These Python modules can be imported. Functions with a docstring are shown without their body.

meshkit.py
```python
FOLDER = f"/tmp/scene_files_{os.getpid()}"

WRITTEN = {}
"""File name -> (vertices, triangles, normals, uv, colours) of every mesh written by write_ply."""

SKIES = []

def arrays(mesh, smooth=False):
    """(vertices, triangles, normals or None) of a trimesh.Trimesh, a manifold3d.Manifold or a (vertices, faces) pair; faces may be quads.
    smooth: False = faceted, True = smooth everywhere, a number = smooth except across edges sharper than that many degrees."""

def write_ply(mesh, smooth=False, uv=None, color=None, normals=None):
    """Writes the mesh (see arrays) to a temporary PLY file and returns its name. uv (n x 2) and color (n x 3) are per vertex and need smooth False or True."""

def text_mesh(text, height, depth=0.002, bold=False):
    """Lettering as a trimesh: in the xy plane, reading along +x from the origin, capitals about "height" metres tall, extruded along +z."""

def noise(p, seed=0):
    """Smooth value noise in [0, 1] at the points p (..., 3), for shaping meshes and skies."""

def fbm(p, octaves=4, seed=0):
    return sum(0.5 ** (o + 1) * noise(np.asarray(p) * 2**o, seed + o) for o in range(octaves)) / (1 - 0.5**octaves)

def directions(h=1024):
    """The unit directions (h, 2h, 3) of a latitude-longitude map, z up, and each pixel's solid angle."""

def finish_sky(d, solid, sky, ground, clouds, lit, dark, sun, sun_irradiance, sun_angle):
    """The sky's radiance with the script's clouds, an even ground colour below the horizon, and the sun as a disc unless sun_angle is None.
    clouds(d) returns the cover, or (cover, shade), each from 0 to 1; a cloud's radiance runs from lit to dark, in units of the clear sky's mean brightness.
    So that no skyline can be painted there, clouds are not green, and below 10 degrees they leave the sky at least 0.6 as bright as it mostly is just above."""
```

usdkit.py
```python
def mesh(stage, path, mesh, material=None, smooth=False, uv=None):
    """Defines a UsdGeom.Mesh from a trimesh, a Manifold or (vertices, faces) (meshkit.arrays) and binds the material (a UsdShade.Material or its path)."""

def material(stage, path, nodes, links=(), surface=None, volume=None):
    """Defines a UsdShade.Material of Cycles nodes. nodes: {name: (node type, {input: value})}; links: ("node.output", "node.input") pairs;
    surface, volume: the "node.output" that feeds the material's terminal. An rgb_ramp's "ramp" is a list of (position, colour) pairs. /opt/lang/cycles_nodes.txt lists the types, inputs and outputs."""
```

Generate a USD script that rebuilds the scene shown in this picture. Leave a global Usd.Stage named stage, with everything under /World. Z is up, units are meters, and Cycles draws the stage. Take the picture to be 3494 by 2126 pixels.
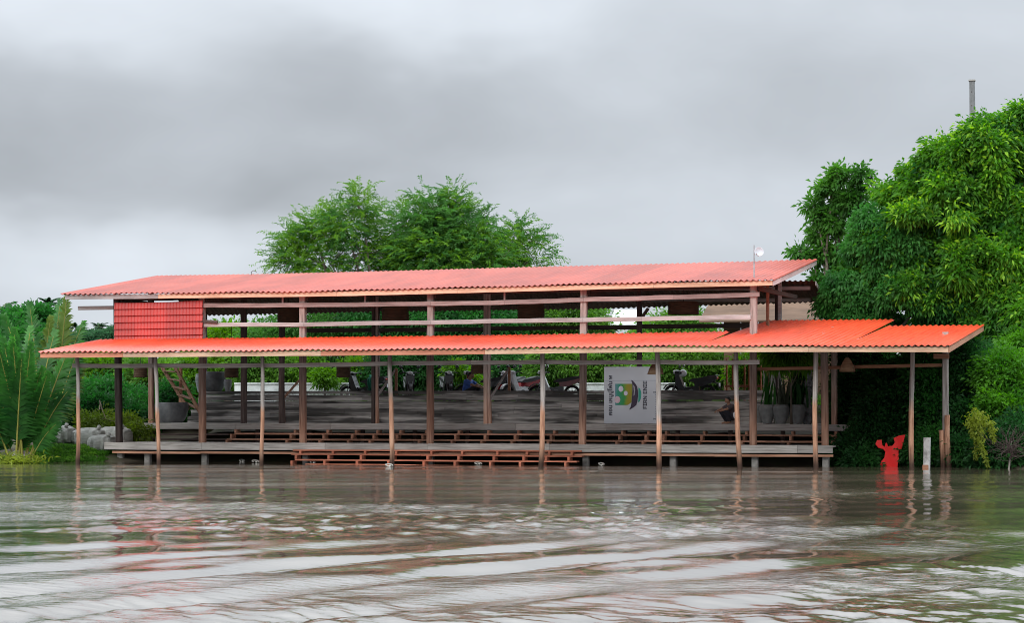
import math, glob
import numpy as np, trimesh, manifold3d, shapely
from shapely.geometry import Polygon, Point
from shapely import affinity
import usdkit, meshkit
from pxr import Usd, UsdGeom, UsdLux, UsdShade, Gf, Sdf, Vt

stage = Usd.Stage.CreateInMemory()
UsdGeom.SetStageUpAxis(stage, UsdGeom.Tokens.z)
UsdGeom.SetStageMetersPerUnit(stage, 1.0)
W = UsdGeom.Xform.Define(stage, '/World'); stage.SetDefaultPrim(W.GetPrim())
UsdGeom.Scope.Define(stage, '/World/Looks')

# ------------------------------------------------------------------ camera, sky, sun
FPX, CX, HY, ZC = 8350.0, 1747.0, 1388.0, 1.8          # focal length, centre column and horizon row of the 3494 px wide photograph; eye height
cam = UsdGeom.Camera.Define(stage, '/World/camera')
cam.AddTranslateOp().Set(Gf.Vec3d(0, 0, ZC)); cam.AddRotateXOp().Set(90.0)
cam.CreateHorizontalApertureAttr(36.0); cam.CreateVerticalApertureAttr(36.0 * 624 / 1024)
cam.CreateFocalLengthAttr(36.0 * FPX / 3494)
cam.CreateVerticalApertureOffsetAttr(36.0 * 325 / 3494)
cam.CreateClippingRangeAttr(Gf.Vec2f(0.1, 8000))
cam.CreateExposureAttr(0.18)

def material(name, nodes, links=(), surface='p.BSDF', volume=None):
    return usdkit.material(stage, '/World/Looks/' + name, nodes, links, surface=surface, volume=volume)

HAZE = 0.0
RIPPLE = 0.42
SUN_EL, SUN_AZ = math.radians(36), math.radians(205)      # a high sun far behind the clouds, over the viewer's shoulder
SKY_STRENGTH, SKY0, ZENITH = 0.1, 0.565, 1.75
def sky_material():
    n, l = {}, []
    n['tc'] = ('texture_coordinate', {})
    n['wn'] = ('noise_texture', {'scale': 6.0, 'detail': 4.0, 'roughness': 0.55})
    n['wm'] = ('mapping', {'scale': (1.0, 1.0, 2.2)})
    l += [('tc.generated', 'wm.vector'), ('wm.vector', 'wn.vector')]
    n['ws'] = ('mix', {'mix_type': 'linear_light', 'fac': 0.035})
    l += [('tc.generated', 'ws.color1'), ('wn.color', 'ws.color2')]
    n['sep'] = ('separate_xyz', {}); l += [('tc.generated', 'sep.vector')]
    # an overcast sky brightens towards the zenith (CIE overcast)
    n['el'] = ('map_range', {'range_type': 'smoothstep', 'from_min': 0.10, 'from_max': 0.75, 'to_min': 0.0, 'to_max': 1.0, 'clamp': True}); l += [('sep.z', 'el.value')]
    n['base'] = ('math', {'math_type': 'multiply_add', 'value2': ZENITH, 'value3': SKY0}); l += [('el.result', 'base.value1')]
    last = 'base.value'
    # soft cloud banks: px, py, half width, half height in photograph pixels, brightness change
    banks = [(40, 470, 820, 400, -0.13), (1300, 480, 850, 460, -0.10), (1000, 260, 900, 300, -0.03), (2550, 430, 1200, 420, -0.05), (380, 790, 1000, 190, 0.12), (250, 980, 1000, 300, 0.09),
             (1560, 40, 800, 200, 0.14), (300, 20, 1200, 260, 0.13), (2150, 720, 1300, 330, 0.08), (2150, 130, 900, 260, 0.03), (760, 570, 420, 130, -0.05), (3150, 850, 700, 350, 0.02), (1100, 640, 600, 160, -0.07)]
    for i, (px, py, rx, ry, a) in enumerate(banks):
        d = np.array([(px - CX) / FPX, 1.0, (HY - py) / FPX]); d /= np.linalg.norm(d)
        s = np.array([FPX / rx, 0.9, FPX / ry])
        n[f'm{i}'] = ('mapping', {'scale': tuple(s), 'location': tuple(-d * s)}); l += [('ws.color', f'm{i}.vector')]
        n[f'g{i}'] = ('gradient_texture', {'gradient_type': 'spherical'}); l += [(f'm{i}.vector', f'g{i}.vector')]
        n[f'r{i}'] = ('map_range', {'range_type': 'smoothstep', 'from_min': 0.0, 'from_max': 0.85, 'to_min': 0.0, 'to_max': a}); l += [(f'g{i}.fac', f'r{i}.value')]
        n[f'a{i}'] = ('math', {'math_type': 'add'}); l += [(last, f'a{i}.value1'), (f'r{i}.result', f'a{i}.value2')]
        last = f'a{i}.value'
    n['fm'] = ('mapping', {'scale': (1.0, 1.0, 1.7)}); l += [('tc.generated', 'fm.vector')]
    n['fn'] = ('noise_texture', {'scale': 10.0, 'detail': 6.0, 'roughness': 0.5, 'distortion': 0.4}); l += [('fm.vector', 'fn.vector')]
    n['fr'] = ('map_range', {'from_min': 0.3, 'from_max': 0.7, 'to_min': -0.045, 'to_max': 0.045}); l += [('fn.fac', 'fr.value')]
    n['af'] = ('math', {'math_type': 'add'}); l += [(last, 'af.value1'), ('fr.result', 'af.value2')]
    n['k'] = ('math', {'math_type': 'multiply', 'value2': 1.0 / SKY_STRENGTH}); l += [('af.value', 'k.value1')]
    n['col'] = ('combine_color', {'color_type': 'rgb'})
    for c, t in (('r', 0.915), ('g', 0.985), ('b', 1.07)):
        n['k' + c] = ('math', {'math_type': 'multiply', 'value2': t}); l += [('k.value', f'k{c}.value1'), (f'k{c}.value', f'col.{c}')]
    n['sky'] = ('sky_texture', {'sky_type': 'single_scattering', 'sun_disc': False, 'sun_elevation': SUN_EL, 'sun_rotation': SUN_AZ})
    n['mix'] = ('mix', {'fac': 0.985}); l += [('sky.color', 'mix.color1'), ('col.color', 'mix.color2')]
    n['bg'] = ('background_shader', {'strength': SKY_STRENGTH}); l += [('mix.color', 'bg.color')]
    return material('overcast_sky', n, l, surface='bg.background')
dome = UsdLux.DomeLight.Define(stage, '/World/sky')
dome.GetPrim().SetCustomDataByKey('kind', 'structure')
UsdShade.MaterialBindingAPI.Apply(dome.GetPrim()).Bind(sky_material())
sun = UsdLux.DistantLight.Define(stage, '/World/sun')
sun.CreateNormalizeAttr(True); sun.CreateIntensityAttr(0.4); sun.CreateAngleAttr(30.0); sun.CreateColorAttr(Gf.Vec3f(1.0, 0.97, 0.92))
sun.AddRotateZOp().Set(-math.degrees(SUN_AZ)); sun.AddRotateXOp().Set(-(90 - math.degrees(SUN_EL)))

# ------------------------------------------------------------------ frames and helpers
TH = math.radians(17.3); ST, CT = math.sin(TH), math.cos(TH); D0 = 72.0
# pavilion frame: origin on the river 72 m out, u along the front (to the right and towards the viewer), v away from the river, z up
def uz(px, py, v):
    """Where the photograph's pixel lies on the upright plane at depth v: (u, z)."""
    x = (px - CX) / FPX; t = (v + D0 * CT) / (x * ST + CT)
    return x * t * CT - (t - D0) * ST, ZC + (HY - py) / FPX * t
def U(px, v): return uz(px, HY, v)[0]
def Z(px, py, v): return uz(px, py, v)[1]
def P(px, py, v):
    u, z = uz(px, py, v); return np.array([u, v, z])
def scale_at(px, v):
    x = (px - CX) / FPX; return FPX / ((v + D0 * CT) / (x * ST + CT))
def world(p):
    p = np.asarray(p, float); return np.stack([p[..., 0] * CT + p[..., 1] * ST, D0 - p[..., 0] * ST + p[..., 1] * CT, p[..., 2]], -1)

used = {}
def numbered(path):
    k = used.get(path, -1) + 1; used[path] = k
    return path if k == 0 else f'{path}_{k:03d}'
def tag(prim, label=None, cat=None, group=None, kind=None):
    for k, t in (('label', label), ('category', cat), ('group', group), ('kind', kind)):
        if t: prim.SetCustomDataByKey(k, t)
def thing(name, label, cat, loc=(0, 0, 0), rz=0.0, group=None, frame=True):
    """An Xform whose children are parts. loc is (u, v, z) in the pavilion frame, rz in degrees against it."""
    x = UsdGeom.Xform.Define(stage, numbered('/World/' + name))
    p = world(loc) if frame else np.asarray(loc, float)
    x.AddTranslateOp().Set(Gf.Vec3d(*map(float, p))); x.AddRotateZOp().Set(float(rz - (math.degrees(TH) if frame else 0)))
    tag(x.GetPrim(), label, cat, group); return x
def part(parent, name, mesh, mat, smooth=False, label=None, kind=None):
    base = str(parent.GetPath()) if parent is not None else '/World'
    m = usdkit.mesh(stage, numbered(base + '/' + name), mesh, mat, smooth)
    tag(m.GetPrim(), label, kind=kind); return m
def setting(name, mesh, mat, smooth=False, kind='structure', label=None, cat=None):
    m = part(None, name, mesh, mat, smooth); tag(m.GetPrim(), label, cat, kind=kind); return m
cat_ = trimesh.util.concatenate
def M(v, f): return trimesh.Trimesh(np.asarray(v, float), np.asarray(f, int), process=False)
def moved(m, t): m = m.copy(); m.apply_translation(t); return m
def box(x0, x1, y0, y1, z0, z1):
    return moved(trimesh.creation.box((x1 - x0, y1 - y0, z1 - z0)), ((x0 + x1) / 2, (y0 + y1) / 2, (z0 + z1) / 2))
def frame_of(d, up=(0, 0, 1)):
    d = np.asarray(d, float); d = d / np.linalg.norm(d); s = np.cross(up, d)
    if np.linalg.norm(s) < 1e-6: s = np.array([1.0, 0, 0])
    s /= np.linalg.norm(s); return d, s, np.cross(d, s)
def beam(p0, p1, h, w, bow=0.0, seg=1, seed=0, up=(0, 0, 1)):
    """A sawn timber from p0 to p1, h tall and w wide, a little bowed, its arrises eased."""
    p0, p1 = np.asarray(p0, float), np.asarray(p1, float); d, s, t = frame_of(p1 - p0, up)
    c = min(h, w) * 0.12
    prof = np.array([[-w/2 + c, -h/2], [w/2 - c, -h/2], [w/2, -h/2 + c], [w/2, h/2 - c], [w/2 - c, h/2], [-w/2 + c, h/2], [-w/2, h/2 - c], [-w/2, -h/2 + c]])
    rs = np.random.default_rng(seed); rings = []
    for i in range(seg + 1):
        a = i / seg; off = bow * math.sin(math.pi * a) * t + (rs.normal(0, 0.004, 3) if 0 < i < seg else 0)
        rings.append(p0 + (p1 - p0) * a + off + prof[:, :1] * s + prof[:, 1:] * t)
    return rings_mesh(rings)
def rings_mesh(rings, cap=True):
    n = len(rings[0]); v = np.vstack(rings); f = []
    for i in range(len(rings) - 1):
        for j in range(n):
            a, b = i * n + j, i * n + (j + 1) % n; f += [[a, b, b + n], [a, b + n, a + n]]
    if cap:
        k = len(v); v = np.vstack([v, rings[0].mean(0), rings[-1].mean(0)]); e = (len(rings) - 1) * n
        for j in range(n): f += [[k, (j + 1) % n, j], [k + 1, e + j, e + (j + 1) % n]]
    return M(v, f)
def tube(pts, r, n=8, wob=0.0, seed=0):
    """A round bar through points; r one radius or one per point."""
    pts = np.asarray(pts, float); r = np.broadcast_to(np.asarray(r, float), (len(pts),)); rs = np.random.default_rng(seed)
    T = np.gradient(pts, axis=0); T /= np.linalg.norm(T, axis=1, keepdims=True) + 1e-9; s = np.cross(T[0], (0.3, 0.9, 0.1)); rings = []
    for i in range(len(pts)):
        s = s - T[i] * (s @ T[i]); s /= np.linalg.norm(s) + 1e-9; q = np.cross(T[i], s)
        a = np.arange(n) * 2 * math.pi / n; rr = r[i] * (1 + wob * rs.normal(0, 1, n))
        rings.append(pts[i] + (np.cos(a) * rr)[:, None] * s + (np.sin(a) * rr)[:, None] * q)
    return rings_mesh(rings)
def log(p0, p1, r, seed, wob=0.03, bend=0.04, n=10, seg=14):
    rs = np.random.default_rng(seed); p0, p1 = np.asarray(p0, float), np.asarray(p1, float); a = np.linspace(0, 1, seg)
    ph = rs.uniform(0, 6, 4); d, s, t = frame_of(p1 - p0)
    o1 = bend * (np.sin(a * 5 + ph[0]) - np.sin(ph[0])) * (1 - a) + bend * .35 * np.sin(a * 17 + ph[1]); o2 = bend * np.sin(a * 4 + ph[2])
    rad = r * (1.08 - 0.16 * a) * (1 + 0.05 * rs.normal(0, 1, seg))
    return tube(p0 + (p1 - p0) * a[:, None] + o1[:, None] * s + o2[:, None] * t, rad, n, wob, seed)
def lathe(prof, n=24):
    prof = np.asarray(prof, float); a = np.arange(n) * 2 * math.pi / n
    return rings_mesh([np.stack([r * np.cos(a), r * np.sin(a), np.full(n, z)], 1) for r, z in prof])
def hull_chain(joints, bones, seg=14):
    """Limbs as hulls of the balls at their two ends, all joined into one body."""
    out = manifold3d.Manifold()
    for a, b in bones:
        hs = [manifold3d.Manifold.sphere(joints[k][1], seg).translate(tuple(map(float, joints[k][0]))) for k in (a, b)]
        out = out + manifold3d.Manifold.batch_hull(hs)
    return out
def smooth_body(m, length=0.03, it=8):
    mm = m.refine_to_length(length).to_mesh(); t = M(mm.vert_properties[:, :3], mm.tri_verts); t.merge_vertices()
    trimesh.smoothing.filter_taubin(t, iterations=it); return t
def blob(c, r, seed=0, amp=0.12, sub=2, fr=2.0):
    m = trimesh.creation.icosphere(subdivisions=sub); v = m.vertices * np.asarray(r); k = 1 + amp * (meshkit.fbm(m.vertices * fr + seed * 7.3, 3, seed) - .5) * 2
    return M(v * k[:, None] + np.asarray(c), m.faces)
def prism(poly, y0, y1):
    """A polygon drawn in x, z and pulled from y0 to y1."""
    m = trimesh.creation.extrude_polygon(poly, y1 - y0, engine='earcut'); v = m.vertices
    return M(np.stack([v[:, 0], y1 - v[:, 2], v[:, 1]], 1), m.faces)

# ------------------------------------------------------------------ materials
def ramp_mat(name, ramp, scale=(8, 8, 8), rough=0.8, bump=0.3, vary=0.25, detail=5.0, spec=0.3, coord='tc.object', dist=0.02, extra=None):
    n = {'tc': ('texture_coordinate', {}), 'm': ('mapping', {'scale': scale}), 'n': ('noise_texture', {'scale': 1.0, 'detail': detail, 'roughness': 0.62}), 'r': ('rgb_ramp', {'ramp': ramp}),
         'oi': ('object_info', {}), 'v': ('map_range', {'to_min': 1 - vary, 'to_max': 1 + vary}), 'h': ('hsv', {}), 'b': ('bump', {'strength': bump, 'distance': dist}), 'p': ('principled_bsdf', {'roughness': rough, 'specular_ior_level': spec}),
         'g': ('noise_texture', {'scale': 0.55, 'detail': 3.0}), 'gm': ('map_range', {'from_min': .3, 'from_max': .7, 'to_min': .78, 'to_max': 1.18}), 'mu': ('math', {'math_type': 'multiply'})}
    l = [(coord, 'm.vector'), ('m.vector', 'n.vector'), ('n.fac', 'r.fac'), ('r.color', 'h.color'), ('oi.random', 'v.value'), (coord, 'g.vector'), ('g.fac', 'gm.value'), ('v.result', 'mu.value1'), ('gm.result', 'mu.value2'),
         ('mu.value', 'h.value'), ('h.color', 'p.base_color'), ('n.fac', 'b.height'), ('b.normal', 'p.normal')]
    if extra: extra(n, l)
    return material(name, n, l)
def wood(name, ramp, axis='u', **k):
    return ramp_mat(name, ramp, {'u': (1.3, 26, 26), 'z': (24, 24, 1.2), 'v': (26, 1.3, 26)}[axis], **k)
def stained(lowc, lo, hi):
    """Bare reddish timber below a wavering line where the grey weathered skin has worn away, dark and wet at the water."""
    def f(n, l):
        n.update({'ge': ('geometry', {}), 'se': ('separate_xyz', {}), 'nn': ('noise_texture', {'scale': 2.2, 'detail': 3.0}), 'na': ('math', {'math_type': 'multiply_add', 'value2': 0.9}), 'mr': ('map_range', {'from_min': lo, 'from_max': hi, 'clamp': True}),
                  'lr': ('rgb_ramp', {'ramp': lowc}), 'mx': ('mix', {}), 'wet': ('map_range', {'from_min': 0.12, 'from_max': 0.75, 'to_min': 0.12, 'to_max': 1.0, 'clamp': True}), 'wm': ('mix', {'mix_type': 'multiply', 'fac': 1.0}), 'oa': ('math', {'math_type': 'multiply_add', 'value2': 0.9})})
        l.remove(('r.color', 'h.color'))
        l += [('ge.position', 'se.vector'), ('tc.object', 'nn.vector'), ('nn.fac', 'na.value1'), ('se.z', 'na.value3'), ('oi.random', 'oa.value1'), ('na.value', 'oa.value3'), ('oa.value', 'mr.value'), ('n.fac', 'lr.fac'),
              ('mr.result', 'mx.fac'), ('lr.color', 'mx.color1'), ('r.color', 'mx.color2'), ('se.z', 'wet.value'), ('mx.color', 'wm.color1'), ('wet.result', 'wm.color2'), ('wm.color', 'h.color')]
    return f
GREY = [(0.25, (.10, .085, .075)), (.5, (.30, .265, .24)), (.75, (.47, .43, .40))]
RED = [(0.25, (.13, .055, .035)), (.5, (.42, .22, .135)), (.75, (.60, .38, .26))]
TAN = [(0.25, (.20, .11, .06)), (.5, (.50, .31, .18)), (.75, (.66, .46, .30))]
log_mat = wood('weathered_log', GREY, 'z', extra=stained(RED, 2.55, 2.85), vary=.2)
post_mat = wood('squared_post', [(0.25, (.07, .05, .045)), (.5, (.28, .215, .19)), (.75, (.44, .37, .33))], 'z', extra=stained([(0.25, (.16, .07, .045)), (.5, (.46, .25, .17)), (.75, (.62, .40, .29))], 2.2, 3.9), vary=.3)
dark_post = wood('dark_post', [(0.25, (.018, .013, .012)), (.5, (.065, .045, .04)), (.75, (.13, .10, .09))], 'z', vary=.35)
fascia_mat = wood('fascia_board', [(0.25, (.42, .21, .12)), (.5, (.66, .42, .28)), (.75, (.80, .60, .44))], 'u', vary=.16, bump=.15)
fascia_red = wood('reddish_fascia_board', [(0.25, (.36, .12, .07)), (.5, (.58, .23, .14)), (.75, (.68, .34, .22))], 'u', vary=.12, bump=.15)
rail_mat = wood('weathered_rail', [(0.25, (.17, .135, .125)), (.5, (.38, .335, .315)), (.75, (.53, .485, .465))], 'u', vary=.18)
pink_rail = wood('reddish_rail', [(0.25, (.12, .08, .07)), (.5, (.30, .22, .20)), (.75, (.42, .345, .32))], 'u', vary=.15)
brown_beam = wood('brown_beam', [(0.25, (.12, .05, .03)), (.5, (.33, .16, .095)), (.75, (.44, .25, .16))], 'u', vary=.2)
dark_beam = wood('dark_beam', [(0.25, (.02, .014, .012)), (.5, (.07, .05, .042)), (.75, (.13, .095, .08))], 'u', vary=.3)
deck_mat = wood('deck_board', [(0.25, (.20, .175, .155)), (.5, (.44, .41, .375)), (.75, (.60, .57, .53))], 'u', vary=.2)
tread_mat = wood('tread_board', [(0.25, (.22, .10, .06)), (.5, (.52, .27, .17)), (.75, (.66, .42, .29))], 'u', vary=.3)
tread_red = wood('wet_red_tread', [(0.25, (.2, .06, .04)), (.5, (.48, .17, .10)), (.75, (.60, .28, .18))], 'u', vary=.2)
def blotched(n, l):
    n.update({'bn': ('noise_texture', {'scale': 1.0, 'detail': 4.0}), 'bm': ('mapping', {'scale': (.5, 2.0, 5.0)}), 'br': ('map_range', {'from_min': .44, 'from_max': .58, 'to_min': .24, 'to_max': 1.0, 'clamp': True}), 'bx': ('mix', {'mix_type': 'multiply', 'fac': 1.0})})
    l.remove(('r.color', 'h.color')); l.extend([('tc.object', 'bm.vector'), ('bm.vector', 'bn.vector'), ('bn.fac', 'br.value'), ('r.color', 'bx.color1'), ('br.result', 'bx.color2'), ('bx.color', 'h.color')])
plank_mat = wood('old_dark_plank', [(0.25, (.18, .165, .155)), (.5, (.42, .40, .38)), (.75, (.60, .58, .56))], 'u', vary=.35, extra=blotched, bump=.5)
def plain(name, c, rough=0.6, metal=0.0, spec=0.4, vary=0.12, sc=6.0, coat=0.0):
    return material(name, {'tc': ('texture_coordinate', {}), 'n': ('noise_texture', {'scale': sc, 'detail': 4.0}), 'v': ('map_range', {'from_min': .3, 'from_max': .7, 'to_min': 1 - vary, 'to_max': 1 + vary}), 'h': ('hsv', {'color': c}),
                           'p': ('principled_bsdf', {'roughness': rough, 'metallic': metal, 'specular_ior_level': spec, 'coat_weight': coat})}, [('tc.object', 'n.vector'), ('n.fac', 'v.value'), ('v.result', 'h.value'), ('h.color', 'p.base_color')])
def sheet_metal(name, c1, c2, rough, coat):
    """Painted corrugated sheet, a little chalked and streaked down the slope."""
    return material(name, {'tc': ('texture_coordinate', {}), 'm': ('mapping', {'scale': (7, .5, .5)}), 'n': ('noise_texture', {'scale': 1.0, 'detail': 5.0, 'roughness': .6}), 'n2': ('noise_texture', {'scale': 0.35, 'detail': 2.0}), 'r': ('rgb_ramp', {'ramp': [(.3, c1), (.7, c2)]}),
                           'av': ('math', {'math_type': 'multiply_add', 'value2': .5}), 'hf': ('math', {'math_type': 'multiply', 'value2': .5}), 'sx': ('separate_xyz', {}), 'sd': ('math', {'math_type': 'divide', 'value2': 1.08}), 'sf': ('math', {'math_type': 'floor'}), 'wn': ('white_noise_texture', {'dimensions': '1D'}), 'wr': ('map_range', {'to_min': .86, 'to_max': 1.1}), 'n3': ('noise_texture', {'scale': 1.0, 'detail': 6.0, 'roughness': .7}), 'm3': ('mapping', {'scale': (1.2, .28, 1)}), 'dr': ('map_range', {'from_min': .42, 'from_max': .72, 'to_min': 1.08, 'to_max': .72}), 'vm': ('math', {'math_type': 'multiply'}), 'hv': ('hsv', {}), 'rr': ('map_range', {'to_min': rough - .08, 'to_max': rough + .1}),
                           'p': ('principled_bsdf', {'specular_ior_level': .5, 'coat_weight': coat, 'coat_roughness': .25})},
                    [('tc.object', 'm.vector'), ('m.vector', 'n.vector'), ('tc.object', 'n2.vector'), ('n2.fac', 'hf.value1'), ('n.fac', 'av.value1'), ('hf.value', 'av.value3'), ('av.value', 'r.fac'), ('n.fac', 'rr.value'), ('rr.result', 'p.roughness'), ('tc.object', 'sx.vector'), ('sx.x', 'sd.value1'), ('sd.value', 'sf.value1'), ('sf.value', 'wn.w'), ('wn.value', 'wr.value'), ('tc.object', 'm3.vector'), ('m3.vector', 'n3.vector'), ('n3.fac', 'dr.value'), ('wr.result', 'vm.value1'), ('dr.result', 'vm.value2'), ('vm.value', 'hv.value'), ('r.color', 'hv.color'), ('hv.color', 'p.base_color')])
roof_low_mat = sheet_metal('orange_red_sheet', (.54, .040, .014), (.68, .078, .024), .34, .3)
roof_up_mat = sheet_metal('faded_red_sheet', (.30, .046, .028), (.40, .078, .046), .55, .03)
panel_mat = sheet_metal('red_tile_sheet', (.34, .013, .008), (.45, .026, .015), .5, .0)
back_roof_mat = ramp_mat('brown_roof_underside', [(0.3, (.05, .028, .022)), (.7, (.12, .07, .055))], (6, 2, 6))
def leaf_mat(name, c0, c1, c2, rough=0.5, trans=0.3):
    return material(name, {'g': ('geometry', {}), 'tc': ('texture_coordinate', {}), 'n': ('noise_texture', {'scale': 0.8, 'detail': 3.0}), 'a': ('math', {'math_type': 'multiply_add', 'value2': .55}), 'h': ('math', {'math_type': 'multiply_add', 'value2': .9, 'value3': -.2}),
                           'r': ('rgb_ramp', {'ramp': [(0.12, c0), (.5, c1), (.9, c2)]}), 'p': ('principled_bsdf', {'roughness': rough, 'specular_ior_level': .18}), 't': ('translucent_bsdf', {}), 'hs': ('hsv', {'value': 1.5, 'saturation': 1.1}), 'm': ('mix_closure', {'fac': trans})},
                    [('tc.object', 'n.vector'), ('n.fac', 'h.value1'), ('g.random_per_island', 'a.value1'), ('h.value', 'a.value3'), ('a.value', 'r.fac'), ('r.color', 'p.base_color'), ('r.color', 'hs.color'), ('hs.color', 't.color'), ('p.BSDF', 'm.closure1'), ('t.BSDF', 'm.closure2')], surface='m.closure')

# ------------------------------------------------------------------ ground and water
def shore(u):
    """Where the waterline runs, as a depth v for each u."""
    return np.interp(u, [-600, -40, -19, -16.3, -14.6, -13.2, 9.5, 11.5, 14, 18, 40, 600], [-4, -3, 0.2, 1.4, 3.6, 5.0, 5.0, 4.6, 3.6, 2.0, 0, 0])
def ground_z(u, v):
    d = v - shore(u); z = np.interp(d, [-12, -4, -1.2, 0, 1.0, 3.2, 5.2, 6.4, 2000], [-2.5, -1.6, -.5, 0.0, .35, .85, .98, 1.86, 1.86])
    left = np.interp(d, [-12, -4, -1.2, 0, 1.0, 2.4, 5, 9, 14, 2000], [-2.5, -1.6, -.5, 0.0, .22, .40, .5, .85, 1.86, 1.86])
    w = np.clip((np.abs(u + 2.2) - 11.2) / 1.2, 0, 1); z = z * (1 - w) + left * w
    far = np.interp(v, [-210, -190], [1, 0]); z = z * (1 - far) + 1.9 * far
    k = np.clip((d + 1) / 2, 0, 1); n = meshkit.fbm(np.stack([u * .9, v * .9, 0 * u], -1), 4, 3) - .5
    return z + n * .22 * k * np.clip(1.2 - np.maximum(0, v - 11), 0.15, 1)
gu = np.unique(np.concatenate([-np.geomspace(24, 1500, 30), np.arange(-24, 24.1, .35), np.geomspace(24, 1500, 30)]))
gv = np.unique(np.concatenate([-np.geomspace(12, 1200, 34), np.arange(-12, 24.1, .3), np.geomspace(24.5, 3000, 40)]))
def grid_mesh(A, B, z):
    n, m = len(A), len(B); X, Y = np.meshgrid(A, B, indexing='ij'); i = np.arange(n * m).reshape(n, m)
    a, b, c, d = i[:-1, :-1].ravel(), i[1:, :-1].ravel(), i[1:, 1:].ravel(), i[:-1, 1:].ravel()
    return M(np.stack([X, Y, z], -1).reshape(-1, 3), np.vstack([np.stack([a, b, c], 1), np.stack([a, c, d], 1)]))
soil = ramp_mat('bank_soil', [(.25, (.035, .028, .020)), (.5, (.075, .062, .043)), (.75, (.06, .085, .03))], (1.4, 1.4, 1.4), .95, .6, 0, dist=.08)
UU, VV = np.meshgrid(gu, gv, indexing='ij'); g = grid_mesh(gu, gv, ground_z(UU, VV)); g.vertices = world(g.vertices)
setting('ground', g, soil, True)
road_mat = ramp_mat('road_surface', [(.3, (.07, .066, .06)), (.7, (.13, .12, .105))], (5, 5, 5), .92, .3, 0)
rd = grid_mesh(np.arange(-60, 60.1, 1.0), np.array([11.9, 12.6, 13.4, 14.2, 15.0]), np.full((121, 5), 1.97)); rd.vertices = world(rd.vertices)
setting('road', rd, road_mat, True)

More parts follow.
